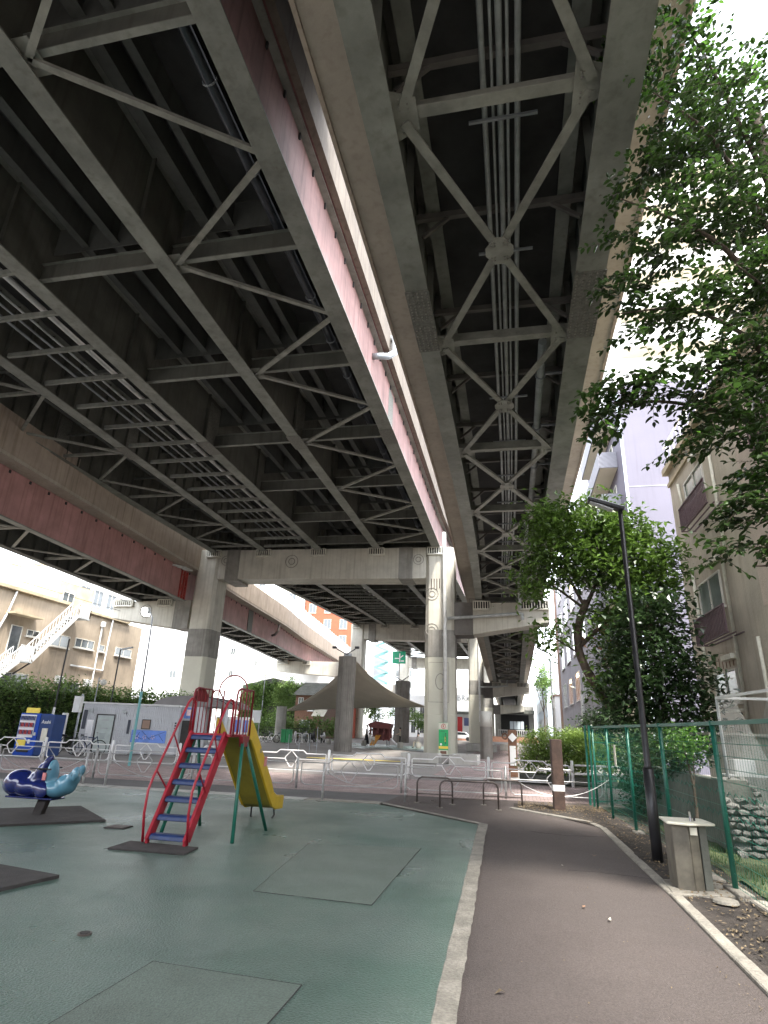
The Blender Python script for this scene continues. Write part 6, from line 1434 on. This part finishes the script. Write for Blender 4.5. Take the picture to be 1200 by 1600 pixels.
# stools
for k, (x, y) in enumerate(((-17.1, 56.8), (-13.9, 57.5), (-10.0, 55.2), (-8.7, 57.4), (-16.3, 57.2))):
    tag(MB().tube([(x, y, 0), (x, y, .2), (x, y, .48)], [.24, .26, .25], 14).build('stone_stool', 'concrete', None), ['pale round stone stool left of the fluted column', 'round stone stool left of the woman in black', 'round stone stool left of the standing man', 'round stone stool under the sitting person', 'second pale stool beside the fluted column'][k], 'stool')
# red play house with slide
ph = thing('play_house', 'small red play house on posts with a little slide under the sail', 'playground', (-12.6, 58, 0))
MB().prism_y([(-13.7, 1.95), (-12.9, 2.2), (-11.4, 2.0), (-11.55, 1.55), (-13.5, 1.6)], 57.9, 59.3).build('roof', 'play_red', ph)
for x in (-13.4, -12.7, -12.1, -11.6): MB().box(x - .07, 57.95, .5, x + .07, 58.05, 1.6).build('panel', 'play_red', ph)
MB().box(-13.45, 58, .55, -11.55, 59.2, .62).build('deck', 'play_red', ph); MB().box(-13.45, 59.1, .62, -11.55, 59.15, 1.6).build('back_panel', 'play_red', ph)
MB().bar((-12.6, 57.9, .95), (-12.9, 56.6, .1), .5, .06).build('chute', 'play_orange', ph)
for x in (-13.3, -11.9, -11.7): MB().cyl(x, 58.6, 0, .55, .05, 8).build('leg', 'pipe_grey', ph)
for dy in (0, .4): MB().bar((-11.5, 58.2 + dy, .7), (-10.6, 57.8 + dy, .05), .06, .06).build('ladder_rail', 'vend_white', ph)
for q in range(4): MB().bar((-11.35 + q * .22, 58.15 - q * .1, .6 - q * .15), (-11.35 + q * .22, 58.6 - q * .1, .6 - q * .15), .05, .05).build('rung', 'vend_white', ph)
# people
def person(lb, x, y, s, pose='stand', face=0, shirt='cloth_white', trousers='cloth_black', skirt=False, arms='down'):
    t = thing('person', lb, 'person', (x, y, 0)); c, sn = math.cos(face), math.sin(face)
    P = lambda u, v, z: Vector((u * c - v * sn, u * sn + v * c, z)) * s
    sit = pose == 'sit'; zp = .50 if sit else .95; J = {}
    V = []; Rr = []; E = []
    def j(n, p, r): J[n] = len(V); V.append(p); Rr.append((r * s, r * s)); return J[n]
    j('pelvis', P(0, 0, zp), .125); j('waist', P(0, 0, zp + .16), .115); j('chest', P(0, .0, zp + .38), .135); j('neck', P(0, .01, zp + .53), .055); j('head', P(0, .03, zp + .66), .10); j('crown', P(0, .02, zp + .74), .085)
    E += [(0, 1), (1, 2), (2, 3), (3, 4), (4, 5)]
    for sd2, nm in ((-1, 'l'), (1, 'r')):
        if sit: hip, knee, ank, toe = P(sd2 * .09, .02, zp), P(sd2 * .1, .42, zp + .02), P(sd2 * .1, .46, .07), P(sd2 * .1, .60, .03)
        elif pose == 'walk': hip, knee, ank, toe = P(sd2 * .08, .0, zp - .04), P(sd2 * .09, .06 + sd2 * .10, .5), P(sd2 * .09, sd2 * .20 - .02, .08), P(sd2 * .09, sd2 * .20 + .12, .03)
        else: hip, knee, ank, toe = P(sd2 * .08, 0, zp - .04), P(sd2 * .09, .02, .5), P(sd2 * .10, 0, .08), P(sd2 * .11, .14, .03)
        a0 = j('h' + nm, hip, .09); a1 = j('k' + nm, knee, .062); a2 = j('a' + nm, ank, .042); a3 = j('t' + nm, toe, .035); E += [(0, a0), (a0, a1), (a1, a2), (a2, a3)]
        sh = P(sd2 * .17, 0, zp + .46)
        if arms == 'fwd' or sit: el, wr, hd = P(sd2 * .22, .10, zp + .22), P(sd2 * .14, .32, zp + .16), P(sd2 * .12, .39, zp + .15)
        elif arms == 'up' and sd2 > 0: el, wr, hd = P(.26, .12, zp + .4), P(.22, .32, zp + .5), P(.21, .38, zp + .54)
        else: el, wr, hd = P(sd2 * .24, -.02, zp + .20), P(sd2 * .24, .05, zp - .04), P(sd2 * .23, .07, zp - .12)
        b0 = j('s' + nm, sh, .055); b1 = j('e' + nm, el, .042); b2 = j('w' + nm, wr, .03); b3 = j('f' + nm, hd, .035); E += [(2, b0), (b0, b1), (b1, b2), (b2, b3)]
    me = bpy.data.meshes.new('body'); me.from_pydata([tuple(v) for v in V], E, []); o = bpy.data.objects.new('tmp', me); COL.objects.link(o)
    sk = o.modifiers.new('s', 'SKIN'); 
    for i, r in enumerate(Rr): me.skin_vertices[0].data[i].radius = r
    me.skin_vertices[0].data[0].use_root = True
    ssf = o.modifiers.new('u', 'SUBSURF'); ssf.levels = 1; ssf.render_levels = 1
    dg = bpy.context.evaluated_depsgraph_get(); m2 = bpy.data.meshes.new_from_object(o.evaluated_get(dg)); bpy.data.objects.remove(o)
    m2.materials.clear()
    for k in ('skin', shirt, trousers, 'cloth_black'): m2.materials.append(M[k])
    for p in m2.polygons:
        z = p.center.z / s; p.use_smooth = True; r_ = math.hypot(p.center.x, p.center.y) / s
        p.material_index = 0 if z > zp + .50 else 3 if z < .09 else (0 if (r_ > .27 and z < zp + .34 and not sit) else 1) if z > zp + .03 else 2
    b = bpy.data.objects.new('body', m2); COL.objects.link(b); b.parent = t
    bmh = bmesh.new(); bmesh.ops.create_uvsphere(bmh, u_segments=10, v_segments=8, radius=1, matrix=Matrix.Translation(P(0, .0, zp + .725)) @ Matrix.Diagonal((.108 * s, .112 * s, .10 * s, 1)))
    mh = bpy.data.meshes.new('hair'); bmh.to_mesh(mh); bmh.free(); mh.materials.append(M['hair']); h = bpy.data.objects.new('hair', mh); COL.objects.link(h); h.parent = t
    if skirt:
        g = MB(); g.tube([(x, y, .12 * s), (x, y, .5 * s), (x, y, 1.0 * s)], [.24 * s, .20 * s, .12 * s], 12); g.build('long_skirt', trousers, t, smooth=True)
    return t
person('woman in black with a long skirt standing left of the play house', -13.9, 58.6, 1.06, face=-1.2, shirt='cloth_grey', trousers='cloth_black', skirt=True)
person('child in a white top standing next to the woman in black', -13.3, 57.6, .68, face=-.6, shirt='cloth_white', trousers='cloth_white', arms='up')
person('small child in white stepping off the little slide', -12.6, 55.9, .58, pose='walk', face=2.8, shirt='cloth_white', trousers='cloth_khaki')
person('person in dark trousers standing by the far thick column, arms forward', -11.0, 60.5, .98, face=1.9, shirt='cloth_khaki', trousers='cloth_black', arms='fwd')
person('person in dark grey top sitting on a round stone stool', -8.7, 57.4, 1.02, pose='sit', face=1.5, shirt='cloth_grey', trousers='cloth_khaki')
person('small distant person in black walking away behind the play house', -17.6, 92, 1.0, pose='walk', face=0, shirt='cloth_black', trousers='cloth_black')
# yellow tactile strip and litter on the plaza
structure(MB().sheet([(-11, 32.6), (-4.2, 33.4), (-4.3, 34.0), (-11.2, 33.2)], -.008).build('tactile_strip', 'yellow_sign'))
